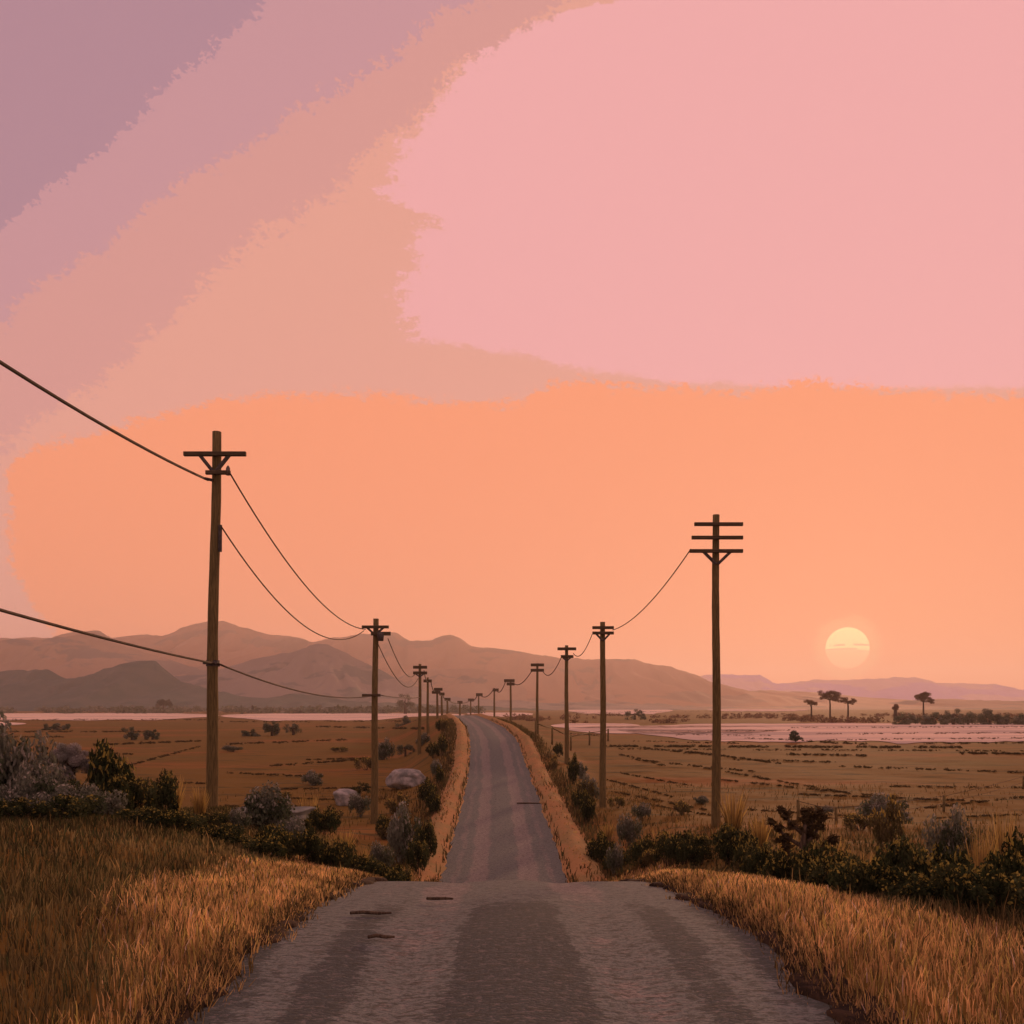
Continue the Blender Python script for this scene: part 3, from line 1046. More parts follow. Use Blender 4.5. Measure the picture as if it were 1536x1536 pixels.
for px, Dm, h, wd, wh in [(1255, 11, 40, 70, 'right of the spiky plant foot'), (1410, 9.6, 50, 80, 'among the dense dark mass'), (1480, 10.4, 60, 80, 'among the dark shrubs near the right edge'), (1120, 17, 40, 60, 'on the slope right of the three-armed pole'), (985, 23, 30, 50, 'on the right crest below the grey bush')]:
    place(PO, Dm, px, h, wd, 'olive brown bush ' + wh, 'shrub', GS)
place(PG, 30, 905, 46, 54, 'dark shrub right of the right road shoulder in the dip', 'shrub', GS)
place(PG, 27, 925, 34, 50, 'dark shrub low beside the right shoulder at the crest', 'shrub', GS)
place(PG, 38, 878, 34, 30, 'dark shrub on the right shoulder in front of the second right pole', 'shrub', GS)
place(PG, 52, 862, 30, 22, 'slim dark shrub on the right shoulder left of the second right pole', 'shrub', GS)
place(PO, 60, 832, 24, 20, 'olive shrub on the right shoulder near the third right pole', 'shrub', GS)
place(PS, 46, 884, 32, 36, 'small grey bush just left of the second right pole', 'bush', GG)
place(PS, 31, 944, 46, 44, 'grey bush right of the second right pole', 'bush', GG)
place(PS, 26, 922, 36, 30, 'grey bush at the road crest right of the shoulder', 'bush', GG)
place(PG, 24, 968, 34, 60, 'dark shrub below the grey bush on the right crest', 'shrub', GS)
place(PG, 22, 1005, 36, 56, 'dark shrub on the crest between the grey bush and the three-armed pole', 'shrub', GS)
place(PG, 20, 1048, 40, 66, 'dark shrub just left of the foot of the three-armed pole', 'shrub', GS)
place(PG, 19, 1092, 52, 80, 'big dark shrub at the foot of the three-armed pole', 'shrub', GS)
place(PG, 16, 1130, 50, 70, 'dark shrub sloping down right of the three-armed pole', 'shrub', GS)
place(PG, 13.5, 1165, 40, 70, 'dark low shrub left of the dark spiky plant', 'shrub', GS)
place(PG, 11.5, 1230, 56, 90, 'dark shrub in front of the dark spiky plant', 'shrub', GS)
place(PO, 13, 1275, 60, 110, 'olive shrub right of the dark spiky plant', 'shrub', GS)
place(PG, 10.2, 1290, 50, 110, 'dark shrub above the right golden verge, left of centre in its row', 'shrub', GS)
place(PG, 10.5, 1345, 80, 110, 'dense dark shrub mass above the right verge below the small grey bush', 'shrub', GS)
place(PG, 10.8, 1405, 90, 120, 'dense dark shrub right below the small grey bush on the right', 'shrub', GS)
place(PG, 9.6, 1450, 80, 120, 'dark shrub beside the right verge near the picture edge', 'shrub', GS)
place(PG, 11.5, 1490, 78, 120, 'tall dark shrub near the right picture edge', 'shrub', GS)
place(PG, 11, 1545, 105, 130, 'tallest dark shrub cut by the right picture edge', 'shrub', GS)
place(PG, 8.8, 1525, 70, 110, 'dark shrub low at the right picture edge above the grass', 'shrub', GS)
place(PS, 17, 1425, 70, 76, 'small grey bush standing clear of the dark shrubs at right', 'bush', GG)
place(PO, 20, 1335, 60, 60, 'thin olive bush on the field edge behind the dark shrubs', 'shrub', GS)
for px, Dm, h, wd, wh in [(178, 17, 46, 22, 'right of the round pale bush'), (212, 17, 40, 26, 'behind the sloping dark shrubs at left'), (262, 18, 44, 24, 'left of the tall left pole'),
                          (300, 17, 36, 22, 'touching the tall left pole'), (462, 25, 46, 26, 'left of the dark bushy shrub by the second pole'), (515, 22, 34, 30, 'between the crest shrubs and the second left pole'),
                          (540, 20, 30, 24, 'below the second left pole'), (610, 21, 26, 22, 'beside the grey bush at the left shoulder'), (1100, 24, 46, 36, 'right of the three-armed pole'), (1140, 20, 40, 24, 'behind the shrubs right of the three-armed pole'),
                          (1180, 18, 44, 26, 'left of the dark spiky plant'), (1250, 17, 44, 34, 'right of the dark spiky plant'), (1300, 15, 46, 34, 'above the olive shrub at right'), (1385, 14, 40, 30, 'left of the small grey bush at right'),
                          (1470, 15, 80, 34, 'right of the small grey bush'), (1505, 16, 90, 30, 'by the right picture edge'), (990, 26, 28, 26, 'beside the grey bush on the right crest'), (912, 34, 20, 18, 'by the right shoulder in the dip')]:
    place(PT, Dm, px, h * 1.15, wd * 1.2, 'golden dry grass tuft ' + wh, 'grass tuft', GT)

for kd, px, row, h, wd, wh in [(PS, 576, 1140, 20, 34, 'above the broad flat-topped boulder'), (PO, 548, 1156, 16, 34, 'left of the broad flat-topped boulder'), (PS, 655, 1168, 24, 26, 'right of the broad flat-topped boulder'), (PG, 643, 1205, 34, 34, 'below the broad flat-topped boulder, by the left shoulder'), (PO, 598, 1222, 26, 44, 'between the second left pole and the grey bush'),
                             (PS, 540, 1226, 24, 40, 'below the smaller flat boulder'), (PO, 500, 1232, 20, 40, 'below and left of the smaller flat boulder'), (PG, 650, 1138, 24, 24, 'at the foot of the two-armed left pole'), (PS, 470, 1178, 14, 40, 'on the left field above the smaller flat boulder'), (PO, 425, 1200, 14, 44, 'on the left field above the grey slab'),
                             (PG, 575, 1258, 30, 40, 'right below the second left pole'), (PS, 634, 1118, 16, 24, 'left of the two-armed left pole'), (PO, 512, 1128, 8, 36, 'far out on the left field before the second left pole'), (PS, 350, 1128, 8, 40, 'far out on the left field right of the tall pole')]:
    place(kd, None, px, h, wd, 'field bush ' + wh, 'bush', 'bushes on the fields', row=row)
for kd, px, row, h, wd, wh in [(PS, 872, 1168, 18, 24, 'left of the second right pole'), (PO, 880, 1200, 22, 30, 'below the grey bush left of the second right pole'), (PG, 838, 1136, 20, 20, 'on the right bank by the third right pole'), (PS, 962, 1232, 24, 34, 'right of the grey bush beyond the right crest'), (PO, 1022, 1222, 16, 40, 'on the right field left of the three-armed pole'),
                             (PS, 1052, 1206, 10, 30, 'small, just left of the three-armed pole, out on the field'), (PS, 1330, 1236, 30, 90, 'thin and wide on the right field above the dark mass'), (PO, 1290, 1246, 20, 60, 'on the right field behind the golden tufts'), (PS, 1235, 1222, 12, 34, 'small, on the right field right of the spiky plant'), (PO, 926, 1212, 14, 28, 'just right of the foot of the second right pole'), (PG, 866, 1214, 30, 24, 'against the right shoulder left of the second right pole')]:
    place(kd, None, px, h, wd, 'field bush ' + wh, 'bush', 'bushes on the fields', row=row)

# dark spiky plant on the right crest
sx, sy, sz = on(1205, 14)
spk = tag(empty('spiky_plant', (sx, sy, sz)), 'dark spiky plant with upswept jagged arms on the right crest', 'plant')
g = random.Random(5)
st = MB()
tips = []
k14 = 14 / F
tk = [(0, 0, -.1), (.05, 0, .35), (-.02, 0, .75), (.03, 0, 1.1)]
st.tube(tk, [.07, .06, .05, .025], 7)
for zb, dxp, dzp in [(.45, 48, 38), (.40, -30, 42), (.75, 36, 40), (.75, -42, 34), (.95, 24, 32), (.95, -26, 34), (.30, 36, 12), (.28, -34, 16), (.6, 20, 44), (.85, 6, 42)]:
    e = Vector((dxp * k14, g.uniform(-.3, .3), zb + dzp * k14))
    s0 = Vector((0, 0, zb))
    mdp = s0.lerp(e, .5) + Vector((0, 0, -.05))
    st.tube([s0, mdp, e], [.035, .03, .012], 6)
    tips += [tuple(mdp), tuple(s0.lerp(e, .75)), tuple(e)]
st.build('branches', M['bark'], spk, True)
V, Fq, T = leaf_cloud(tips, [.085] * len(tips), 1500, .06, T_BROWN, .8, up=.6, seed=77, long=2.2)
link('foliage', mesh_data('foliage', V, Fq, M['leaf'], False, T), spk)


# ------------------------------------------------------------------ rocks
def make_rock(px, row_base, Dm, wpx, hpx, label, seed, tilt=0.0, zb=None, mat='rock', squash=.8, name='boulder', group='grey boulders'):
    g = np.random.default_rng(seed)
    if Dm is not None: x, y, z = on(px, Dm)
    if Dm is None:
        x, y, z = hit(px, row_base); Dm = y; zb = z - .12 * hpx / F * Dm
    if zb is None: zb = EYE + (HOR - row_base) / F * Dm
    a_, c_ = wpx / F * Dm / 2, hpx / F * Dm / 2
    vs, fs = [], []
    pl_ = g.normal(size=(16, 3)); pl_ /= np.linalg.norm(pl_, axis=1)[:, None]; ph_ = g.uniform(.72, 1.0, 16)
    n1_, n2_ = 36, 56
    for i_ in range(n1_ + 1):
        th = math.pi * i_ / n1_
        for k in range(n2_):
            ph = 2 * math.pi * k / n2_
            d = np.array([math.sin(th) * math.cos(ph), math.sin(th) * math.sin(ph), math.cos(th)])
            dd = pl_ @ d
            e = np.sign(d) * np.abs(d) ** squash * min(1.05, float(np.min(np.where(dd > .05, ph_ / np.maximum(dd, .05), 9))))
            q = 1 + .30 * float(fbm(d[0] * 1.5 + seed, d[1] * 1.5 + d[2] * 1.9 + seed * 3, 4)) + .16 * abs(float(fbm(d[0] * 4 + seed, d[2] * 4 + d[1] * 3 + seed * 5, 3))) if 0 < i_ < n1_ else 1
            px_ = e[0] * a_ * q; pz_ = e[2] * c_ * q
            ct, s_t = math.cos(tilt), math.sin(tilt)
            vs.append((px_ * ct + pz_ * s_t, e[1] * a_ * .75 * q, -px_ * s_t + pz_ * ct + c_ * .9))
    for i_ in range(n1_):
        for k in range(n2_):
            fs.append((i_ * n2_ + k, (i_ + 1) * n2_ + k, (i_ + 1) * n2_ + (k + 1) % n2_, i_ * n2_ + (k + 1) % n2_))
    o = link(name, mesh_data(name, vs, fs, M[mat], True), loc=(x, y, zb))
    return tag(o, label, 'rock', group)


make_rock(521, 1207, None, 46, 27, 'smaller flat boulder left of the second left pole', 12, .12, squash=.85)
make_rock(611, 1181, None, 58, 33, 'broad flat-topped boulder right of the second left pole', 15, .0, squash=.8)
make_rock(400, 1236, None, 140, 26, 'long pale grey rock slab behind the bush right of the tall left pole', 21, .0, mat='slab', squash=.4, name='rock_slab')



# ------------------------------------------------------------------ trees on the plain
def acacia(px, base_row, Dm, hpx, clumps, label, tints, group, trunk=2.4, cat='tree', name='flat_topped_tree'):
    x, y, z = on(px, Dm)
    k = Dm / F
    root = tag(empty(name, (x, y, z)), label, cat, group)
    zb = EYE + (HOR - base_row) * k - z
    tb = MB()
    ctr = [(dx_ * k, random.uniform(-.3, .3) * rr * k, zb + dz_ * k) for dx_, dz_, rr in clumps]
    fork = (random.uniform(-1, 1) * k, 0, zb + hpx * .42 * k)
    tb.tube([(0, 0, -.5), (.2 * k, 0, zb + hpx * .2 * k), fork], [trunk * k * .6, trunk * k * .5, trunk * k * .42], 7)
    for c_ in ctr:
        mp = Vector(fork).lerp(Vector(c_), .5) + Vector((0, 0, -.6 * k))
        tb.tube([fork, tuple(mp), c_], [trunk * k * .38, trunk * k * .26, trunk * k * .1], 5)
    tb.build('trunk', M['bark'], root, True)
    round_ = 'round' in name or name in ('row_tree', 'thicket')
    cs, rs = [], []
    gg = random.Random(int(px * 7))
    for (dx_, dz_, rr), c_ in zip(clumps, ctr):
        for j in range(8):
            lo_ = -1.0 if round_ else -.45
            cs.append((c_[0] + gg.uniform(-.85, .85) * rr * k, c_[1] + gg.uniform(-.85, .85) * rr * k, c_[2] + gg.uniform(lo_, .55) * rr * k))
            rs.append(rr * k * gg.uniform(.38, .68))
    V, Fq, T = leaf_cloud(cs, rs, (110 if Dm > 30 else 1100) / (rs[0] ** 1.5), min(1.0 * k, .045) if Dm < 30 else 1.0 * k, tints, .9 if round_ else .65, seed=int(px))
    link('crown', mesh_data('crown', V, Fq, M['leaf'], False, T), root)
    return root


GA = 'flat topped trees on the right skyline'
acacia(1245, 1064, 330, 34, [(-6, 22, 9), (4, 24, 9), (-12, 19, 6), (10, 17, 7)], 'largest spreading flat topped tree below the sun', T_RUST, GA)
acacia(1217, 1066, 335, 20, [(-4, 11, 7), (5, 11, 6)], 'small round tree left of the largest spreading tree', T_RUST, GA)
acacia(1272, 1064, 325, 22, [(-5, 13, 7), (6, 13, 6), (2, 9, 5)], 'leaning short tree right of the largest spreading tree', T_RUST, GA)
acacia(1385, 1066, 320, 32, [(-6, 18, 8), (5, 20, 8), (11, 14, 5), (-1, 23, 7)], 'lone umbrella crowned tree right of the sun', T_RUST, GA)
acacia(1343, 1068, 340, 14, [(0, 7, 6)], 'stubby dark tree between the sun and the umbrella tree', T_RUST, GA, trunk=5)
acacia(1193, 1118, 118, 24, [(-3, 12, 7), (4, 11, 6), (0, 17, 6)], 'small grey crowned tree standing alone in the pale right field', T_GREY, 'lone small field trees', trunk=3)
T_PALE = [(.46, .42, .37), (.30, .31, .26), (.38, .35, .31), (.20, .21, .17)]
acacia(110, 1180, 15.5, 66, [(-22, 44, 14), (-8, 52, 17), (8, 50, 18), (22, 42, 15), (0, 42, 16)], 'round pale grey bush on a short stem, standing above the left shrubs', T_PALE, 'round pale bushes at far left', trunk=6, cat='bush', name='round_bush')
acacia(92, 1182, 15.2, 36, [(-4, 26, 10), (5, 22, 9), (-8, 18, 8)], 'small pale bush tucked under the left side of the round pale bush', T_PALE, 'round pale bushes at far left', trunk=5, cat='bush', name='round_bush')
GB = 'scattered trees and bushes on the far plain'
acacia(612, 1098, 190, 28, [(-8, 12, 10), (6, 12, 10), (0, 18, 9), (-12, 6, 7), (12, 6, 7)], 'round dark tree left of the two-armed left pole', T_GREY, GB, name='round_tree', trunk=4)
acacia(608, 1066, 620, 26, [(-8, 10, 9), (7, 10, 9), (0, 18, 9)], 'hazy grey tree in front of the hills left of the two-armed pole', T_GREY, GB, name='round_tree', trunk=4)
acacia(198, 1112, 140, 26, [(-5, 14, 8), (4, 16, 8), (0, 8, 7)], 'round dark tree on the left plain, left one of a close pair', T_GREY, GB, name='round_tree', trunk=4)
acacia(229, 1112, 142, 22, [(-6, 12, 7), (5, 12, 7)], 'low dark tree on the left plain, right one of a close pair', T_GREY, GB, name='round_tree', trunk=4)
acacia(408, 1100, 160, 24, [(-6, 12, 8), (5, 13, 8), (0, 7, 8)], 'dark tree right of the tall left pole, taller one of a pair', T_GREY, GB, name='round_tree', trunk=4)
acacia(440, 1100, 165, 18, [(-6, 9, 7), (6, 9, 7)], 'dark tree right of the tall left pole, lower one of a pair', T_GREY, GB, name='round_tree', trunk=4)
acacia(378, 1102, 158, 10, [(-8, 3, 6), (6, 4, 6)], 'low dark bush just left of the tree pair near the tall pole', T_GREY, GB, name='round_tree', trunk=3)
acacia(84, 1093, 200, 8, [(-14, 2, 6), (0, 3, 6), (14, 2, 6)], 'low dark thicket on the far left plain', T_GREY, GB, name='thicket', trunk=3)
acacia(245, 1062, 700, 16, [(-4, 9, 6), (6, 8, 6)], 'hazy small tree at the foot of the dark left hills', T_GREY, GB, name='round_tree', trunk=2)
acacia(64, 1130, 95, 14, [(-2, 6, 5), (4, 5, 5)], 'small dark bush on the left field above the grey bushes', T_GREEN, GB, name='round_tree', trunk=2)
acacia(608, 1132, 88, 26, [(-8, 9, 8), (5, 12, 8), (10, 6, 6)], 'dark bush on the field above the broad flat-topped boulder', T_GREY, GB, name='round_tree', trunk=3)
acacia(540, 1190, 47, 24, [(-8, 6, 8), (4, 12, 8), (10, 7, 6)], 'dark bush leaning on the smaller flat boulder', T_GREEN, GB, name='round_tree', trunk=2)
acacia(952, 1076, 360, 12, [(-8, 4, 7), (4, 7, 7), (12, 3, 5)], 'low dark tree on the pale strip right of the second right pole', T_GREY, GB, name='thicket', trunk=3)
for k, (px, h, wh) in enumerate([(1360, 10, 'at the left end of the dark row'), (1400, 12, 'under the umbrella tree'), (1430, 20, 'the tallest of the dark row'), (1452, 14, 'right of the tallest of the dark row'), (1485, 20, 'second tallest of the dark row'), (1510, 12, 'near the picture edge'), (1538, 14, 'cut by the picture edge')]):
    acacia(px, 1083, 250, h + 8, [(-14, h * .25, 8), (0, h * .6, 9), (12, h * .35, 8), (-5, h * .3, 8)], 'dark grey tree on the far right plain, ' + wh, T_GREY, 'dark tree row on the far right plain', name='row_tree', trunk=4)


# hazy woodland strip under the left hills and rust scrub band at right (far, one mass)
def far_scrub(name, label, spots, tints, seed):
    cs, rs = [], []
    g = np.random.default_rng(seed)
    Vs, Fs, Ts = [], [], []
    off = 0
    for x, y, rr in spots:
        V, Fq, T = leaf_cloud([(x, y, gz(x, y) + rr * .35)], [rr], 34 / rr ** 1.5, rr * .35, tints, .7, seed=int(g.integers(1e6)))
        Vs.append(V); Fs.append(Fq + off); Ts.append(T); off += len(V)
    o = link(name, mesh_data(name, np.concatenate(Vs), np.concatenate(Fs), M['leaf'], False, np.concatenate(Ts)))
    return tag(o, label, 'scrub', kind='stuff')


sp = []
for k in range(900):
    px = rng.uniform(-250, 720); Dm = rng.uniform(650, 1050)
    if fbm(px * .02, Dm * .01, 3) < -.02: continue
    sp.append(((px - 768) / F * Dm, Dm, rng.uniform(2.5, 6.5)))
far_scrub('woodland', 'hazy dark woodland strip under the left hills', sp, T_GREY, 1)
sp = []
for k in range(1500):
    px = rng.uniform(760, 1800); Dm = rng.uniform(270, 560)
    if fbm(px * .015, Dm * .03, 3) < -.03 + .12 * (px < 1130): continue
    sp.append(((px - 768) / F * Dm, Dm, rng.uniform(.7, 2.0)))
far_scrub('scrub', 'rust coloured scrub band on the far right plain', sp, T_RUST, 2)

# dark broken lines of low growth between the fields
sp = []
for (x0, y0), (x1, y1), n, r0 in [((905, 1120), (1480, 1122), 130, .55), ((960, 1122), (1090, 1135), 40, .4), ((1020, 1126), (1170, 1146), 50, .32), ((1040, 1150), (1260, 1188), 60, .22), ((1200, 1192), (1460, 1202), 70, .2),
                                  ((910, 1170), (1010, 1196), 40, .2), ((920, 1188), (1060, 1216), 50, .18), ((1380, 1214), (1536, 1196), 40, .2), ((930, 1132), (1000, 1150), 26, .26), ((1180, 1132), (1300, 1134), 30, .4),
                                  ((0, 1106), (100, 1106), 40, .5), ((140, 1118), (300, 1112), 60, .5), ((190, 1150), (300, 1120), 50, .32), ((330, 1117), (520, 1110), 70, .45), ((400, 1150), (540, 1140), 50, .32), ((470, 1090), (640, 1094), 70, .7),
                                  ((0, 1098), (240, 1098), 70, .6), ((380, 1185), (560, 1182), 60, .22), ((330, 1210), (470, 1210), 60, .2), ((460, 1140), (560, 1138), 40, .3), ((840, 1100), (910, 1104), 30, .4),
                                  ((1180, 1092), (1536, 1091), 60, .6), ((1010, 1103), (1160, 1104), 24, .5), ((1240, 1111), (1536, 1108), 50, .5), ((950, 1112), (1120, 1116), 24, .4), ((1380, 1116), (1536, 1115), 30, .4),
                                  ((930, 1124), (1536, 1127), 70, .35), ((950, 1140), (1130, 1158), 40, .25), ((1080, 1170), (1330, 1196), 50, .22), ((1260, 1150), (1536, 1160), 50, .26), ((1120, 1215), (1330, 1228), 50, .16), ((930, 1160), (1040, 1180), 36, .2),
                                  ((1330, 1180), (1536, 1182), 40, .2), ((960, 1205), (1080, 1226), 36, .16), ((1100, 1140), (1260, 1144), 30, .28), ((1400, 1228), (1536, 1222), 36, .16), ((80, 1128), (200, 1132), 40, .35), ((340, 1160), (470, 1166), 40, .26), ((440, 1198), (560, 1202), 40, .2), ((200, 1172), (310, 1176), 30, .26),
                                  ((1120, 1108), (1300, 1117), 40, .5), ((1440, 1130), (1540, 1132), 40, .45), ((850, 1070), (1250, 1064), 90, 1.4), ((1030, 1098), (1200, 1096), 30, .5), ((1210, 1102), (1540, 1100), 60, .55),
                                  ((0, 1070), (560, 1069), 120, 1.2), ((0, 1080), (330, 1080), 70, .9), ((330, 1083), (600, 1082), 60, .8)]:
    for k in range(n * 5):
        t = rng.random()
        q = math.sin(t * 37 + x0) + .4 * math.sin(t * 91 + y0)
        if q < -.55: continue
        x, y, _ = hit(x0 + (x1 - x0) * t + rng.normal() * 1.5, y0 + (y1 - y0) * t + rng.normal() * .5)
        sp.append((x, y, r0 * rng.uniform(.22, .48)))
far_scrub('field_scrub', 'broken dark lines of low growth along the field edges', sp, T_BROWN + T_OLIVE[1:2], 3)


# ------------------------------------------------------------------ fences
def fence(posts, label, ht, rails, name='fence'):
    x0, y0, z0 = posts[0]
    root = tag(empty(name, (x0, y0, z0)), label, 'fence', None)
    for x, y, z in posts:
        w_ = .03 + y * .0008
        MB().tube([(x - x0, y - y0, z - z0 - .3), (x - x0 + .03, y - y0, z - z0 + ht * .5), (x - x0 + .02, y - y0, z - z0 + ht)], [w_, w_ * .95, w_ * .85], 8).build('post', M['wood'], root, True)
    for fr, rr in rails:
        rb_ = MB()
        for a_, b_ in zip(posts[:-1], posts[1:]):
            A_, B_ = Vector(a_) - Vector(posts[0]), Vector(b_) - Vector(posts[0])
            mp = A_.lerp(B_, .5) + Vector((0, 0, ht * fr - .04))
            rb_.tube([A_ + Vector((0, -.06, ht * fr)), mp + Vector((0, -.06, 0)), B_ + Vector((0, -.06, ht * fr))], rr, 5)
        rb_.build('rail', M['wire'] if rr < .03 else M['wood'], root, True)
    return root


fence([on(803, 72), on(828, 82), on(856, 94), on(884, 108), on(912, 122)], 'old post and rail fence running off to the right from the road bank', 1.7, [(.9, .06)])
fence([on(1196, 26), on(1253, 29), on(1415, 40), on(1535, 52)], 'low wire fence with thin posts along the edge of the right field', 0.75, [(.95, .010), (.5, .008)])

# sticks lying on the road
for (px, row, ln, rz, lb) in [(556, 1392, 62, .05, 'dark stick lying on the left half of the gravel road'), (660, 1367, 40, -.03, 'short dark stick on the road left of the dark centre strip'), (793, 1209, 36, 0.0, 'thin stick lying across the far stretch of road'), (572, 1430, 40, .08, 'brown stick near the left wheel track, closest to the viewer')]:
    x, y, _ = hit(px, row)
    z = float(at_y(ZR, y))
    L = ln / F * y
    g = random.Random(px)
    pts = [(-L / 2, 0, .03), (-L / 5, g.uniform(-.03, .03), .035), (L / 5, g.uniform(-.03, .03), .03), (L / 2, 0, .028)]
    o = MB().tube(pts, [.010 + y * .0006, .012 + y * .0006, .011 + y * .0006, .006 + y * .0004], 6).build('stick', M['bark'], None, True, (x, y, z))
    o.rotation_euler = (0, 0, rz)
    tag(o, lb, 'stick', 'sticks on the road')


# ------------------------------------------------------------------ grass on the rise
def grass(name, label, n, area, pick, tints, hgt, wid, seed, weights=None):
    g = np.random.default_rng(seed)
    x0, x1, y0, y1 = area
    y = y0 + (y1 - y0) * g.random(n) ** 1.25
    x = g.uniform(x0, x1, n)
    keep = (np.abs(x) < .66 * y + 1.2) & (pick(x, y) > g.random(n))
    x, y = x[keep], y[keep]
    z = ground(x, y)
    n = len(x)
    h = hgt * (1 - .45 * sst(8, 14, y) * (y < 22)) * (.45 + .75 * g.random(n)) * (1 + .8 * fbm(x * .8, y * .8, 3))
    a_ = g.uniform(-.6, .6, n)
    wv = wid * (.6 + .8 * g.random(n)) * np.clip(y / 9, .6, 2)
    sx_ = np.cos(a_) * wv / 2; sy_ = np.sin(a_) * wv / 2
    lx, ly = g.normal(0, .22, n) * h, g.normal(0, .22, n) * h
    b0 = np.stack([x, y, z - .03], 1); sd2 = np.stack([sx_, sy_, 0 * x], 1)
    mid_ = b0 + np.stack([lx * .35, ly * .35, h * .55 + .03], 1)
    tip = b0 + np.stack([lx, ly, h + .03], 1)
    V = np.stack([b0 - sd2, b0 + sd2, mid_ + sd2 * .8, mid_ - sd2 * .8, mid_ - sd2 * .8, mid_ + sd2 * .8, tip + sd2 * .2, tip - sd2 * .2], 1).reshape(-1, 3)
    tints = np.array(tints)
    idx = g.choice(len(tints), n, p=weights)
    clump = np.clip(1 + 1.0 * fbm(x * 1.3 + 5, y * 1.3, 3) + .9 * fbm(x * 3.1 + 9, y * 3.1, 2), .4, 1.5)
    T = np.repeat(tints[idx] * (clump * (.85 + .3 * g.random(n)))[:, None], 8, 0)
    o = link(name, mesh_data(name, V, np.arange(len(V)).reshape(-1, 4), M['grass'], False, T))
    return tag(o, label, 'grass', kind='stuff')


def dist_edge(x, y):
    d = x - at_y(XR, y)
    e = np.where(d < 0, half_w(y, -1), half_w(y, 1))
    return np.abs(d) - e


def pick_gold(x, y):
    d = dist_edge(x, y)
    lim = np.where(x > 0, 1.75, .35 + 1.25 * sst(5.2, 8.5, y)) + 1.1 * fbm(x * .7, y * .7, 3)
    return np.where(d > .02, sst(.35, -.25, d - lim) if False else 1 - sst(-.3, .35, d - lim), 0) * (1 - sst(20, 26, y))


def pick_brown(x, y):
    d = dist_edge(x, y)
    return np.where(d > .15, 1 - .85 * pick_gold(x, y), 0) * (1 - .7 * pick_olive(x, y)) * (1 - sst(20, 27, y)) * (1 - .8 * (x > 0) * sst(13, 17, y))


def pick_edge(x, y):
    d = dist_edge(x, y)
    return np.where((d > -.10) & (d < .20), np.where(d < 0, .35, .9), 0) * (1 - sst(24, 28, y))


G_GOLD = [(.74, .46, .20), (.47, .32, .13), (.56, .45, .13), (.23, .165, .07), (.75, .57, .46)]
grass('verge_grass', 'golden orange dry grass along both road edges', 230000, (-6.5, 7, 3.5, 26), pick_gold, G_GOLD, .125, .0115, 1, [.40, .27, .12, .195, .015])
def pick_olive(x, y):
    d = dist_edge(x, y)
    return np.clip(sst(1.6, 3.4, d + .8 * fbm(x * .8, y * .8, 3)), 0, 1) * (1 - sst(18, 24, y)) * (1 - .8 * (x > 0) * sst(13, 17, y))


grass('olive_grass', 'dark olive brown grass on the outer parts of the rise', 170000, (-15, 13, 3.5, 25), pick_olive, [(.085, .072, .030), (.055, .052, .022), (.12, .095, .04), (.045, .06, .026)], .17, .0125, 12)
G_BR = [(.21, .165, .070), (.095, .082, .036), (.25, .195, .08), (.065, .085, .036)]
grass('brown_grass', 'dark brown rough grass covering the rise', 300000, (-15, 13, 3.5, 27), pick_brown, G_BR, .15, .0125, 2, [.45, .33, .12, .10])
grass('edge_grass', 'dark ragged grass hanging over the road edges', 220000, (-3.2, 3.2, 3.5, 28), pick_edge, [(.12, .09, .04), (.07, .055, .026), (.30, .20, .085), (.48, .32, .13)], .15, .016, 3)


def pick_slope(x, y):
    d = np.abs(x - at_y(XR, y))
    return np.where(d > 2.4, np.clip(.35 + 1.4 * fbm(x * .35, y * .2, 3), 0, 1) * (.25 + .75 * (d < 8)), 0)


grass('field_grass', 'short dry grass on the slope and field beyond the crest', 60000, (-30, 30, 22, 55), pick_slope, [(.16, .11, .038), (.10, .075, .03), (.22, .135, .05), (.075, .075, .03)], .18, .018, 4, [.4, .3, .15, .15])


def pick_bank(x, y):
    d = np.abs(x - at_y(XR, y))
    return np.where((d > 3.05) & (d < 4.6), .9 * (1 - sst(3.5, 4.6, d)), 0) + np.where((d > 1.95) & (d < 2.15), .5, 0)


grass('bank_grass', 'dark grass along the outer edges of the road shoulders', 60000, (-14, 5, 24, 120), pick_bank, [(.09, .07, .03), (.06, .065, .028), (.13, .09, .04)], .30, .02, 5)

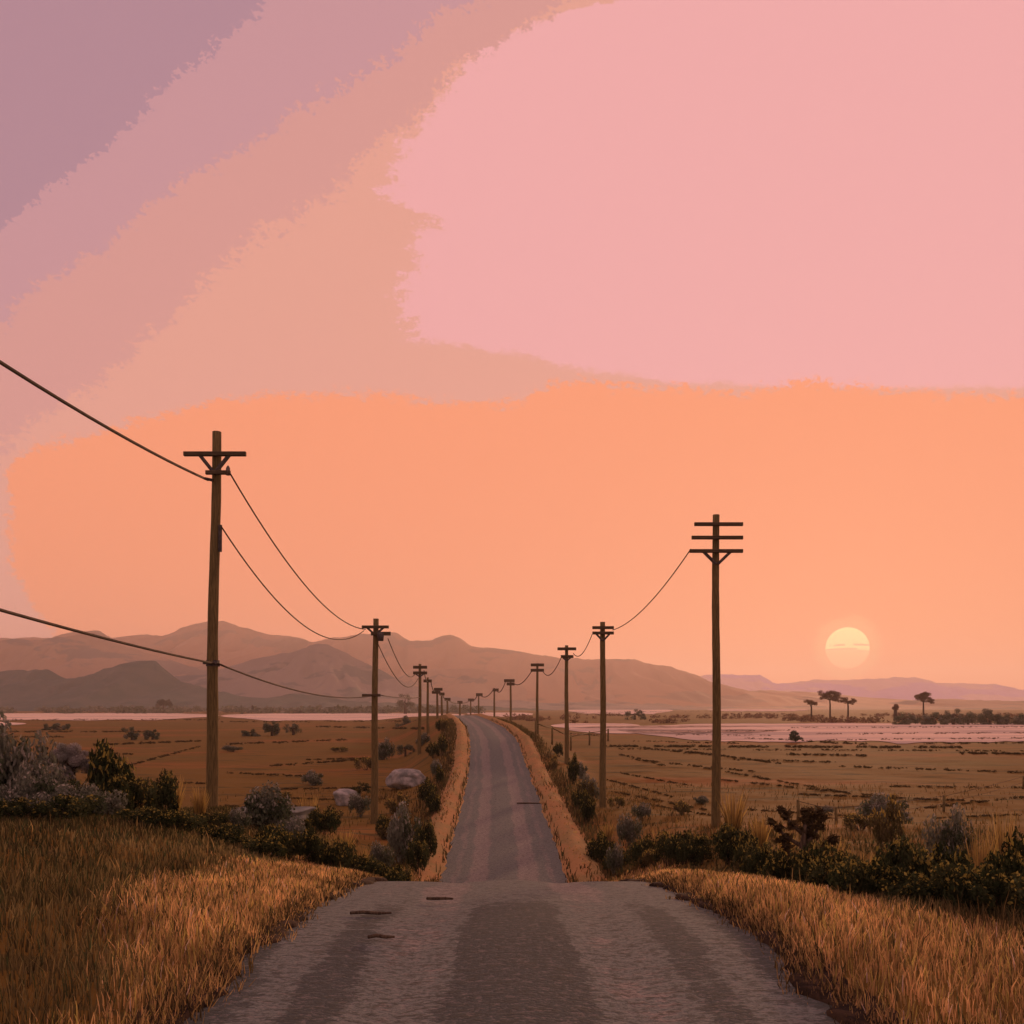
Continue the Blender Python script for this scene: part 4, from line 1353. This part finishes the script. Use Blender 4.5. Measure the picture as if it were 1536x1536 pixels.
grass('tall_stalks', 'scattered taller dark stalks standing out of the grass', 6000, (-10, 9, 3.5, 18), lambda x, y: np.where(dist_edge(x, y) > .15, .5, 0), [(.09, .07, .03), (.06, .05, .025), (.38, .26, .10), (.05, .06, .028)], .26, .010, 6)

# loose stones on the gravel
g = np.random.default_rng(21)
n = 5000
yv = 3.6 + 20 * g.random(n) ** 1.6
hw = 2.05
uv_ = g.uniform(-hw, hw, n)
keep = g.random(n) < .25 + .75 * sst(.5, 1.9, np.abs(uv_))
yv, uv_ = yv[keep], uv_[keep]; n = len(yv)
xv = at_y(XR, yv) + uv_
zv = at_y(ZR, yv) - .035 * np.exp(-((np.abs(uv_) - .78) / .28) ** 2) + .02 * np.exp(-(uv_ / .4) ** 2)
sz_ = .005 + .016 * g.random(n) ** 4
octv = np.array([(1, 0, 0), (0, 1, 0), (-1, 0, 0), (0, -1, 0), (0, 0, .7), (0, 0, -.7)], float)
octf = np.array([(0, 1, 4), (1, 2, 4), (2, 3, 4), (3, 0, 4), (1, 0, 5), (2, 1, 5), (3, 2, 5), (0, 3, 5)])
ra = g.uniform(0, 6.28, n); c_, s_ = np.cos(ra), np.sin(ra)
q = octv[None] * (.7 + .6 * g.random((n, 6, 1))) * sz_[:, None, None]
V = np.stack([q[..., 0] * c_[:, None] - q[..., 1] * s_[:, None] + xv[:, None], q[..., 0] * s_[:, None] + q[..., 1] * c_[:, None] + yv[:, None], q[..., 2] + zv[:, None] - .012], -1).reshape(-1, 3)
Fq = (octf[None] + (np.arange(n) * 6)[:, None, None]).reshape(-1, 3)
tag(link('loose_stones', mesh_data('loose_stones', V, Fq, M['stone'])), 'loose gravel stones scattered over the near road', 'gravel', kind='stuff')


def pick_shoulder(x, y):
    d = np.abs(x - at_y(XR, y))
    return np.where((d > 2.0) & (d < 3.25), .25 + 1.5 * np.clip(fbm(x * 1.2, y * .5, 3), 0, 1), 0)


grass('shoulder_grass', 'short dry rust grass growing along both earth shoulders', 40000, (-12, 5, 24, 110), pick_shoulder, [(.48, .28, .11), (.34, .22, .085), (.20, .14, .06), (.50, .36, .11)], .07, .02, 9)
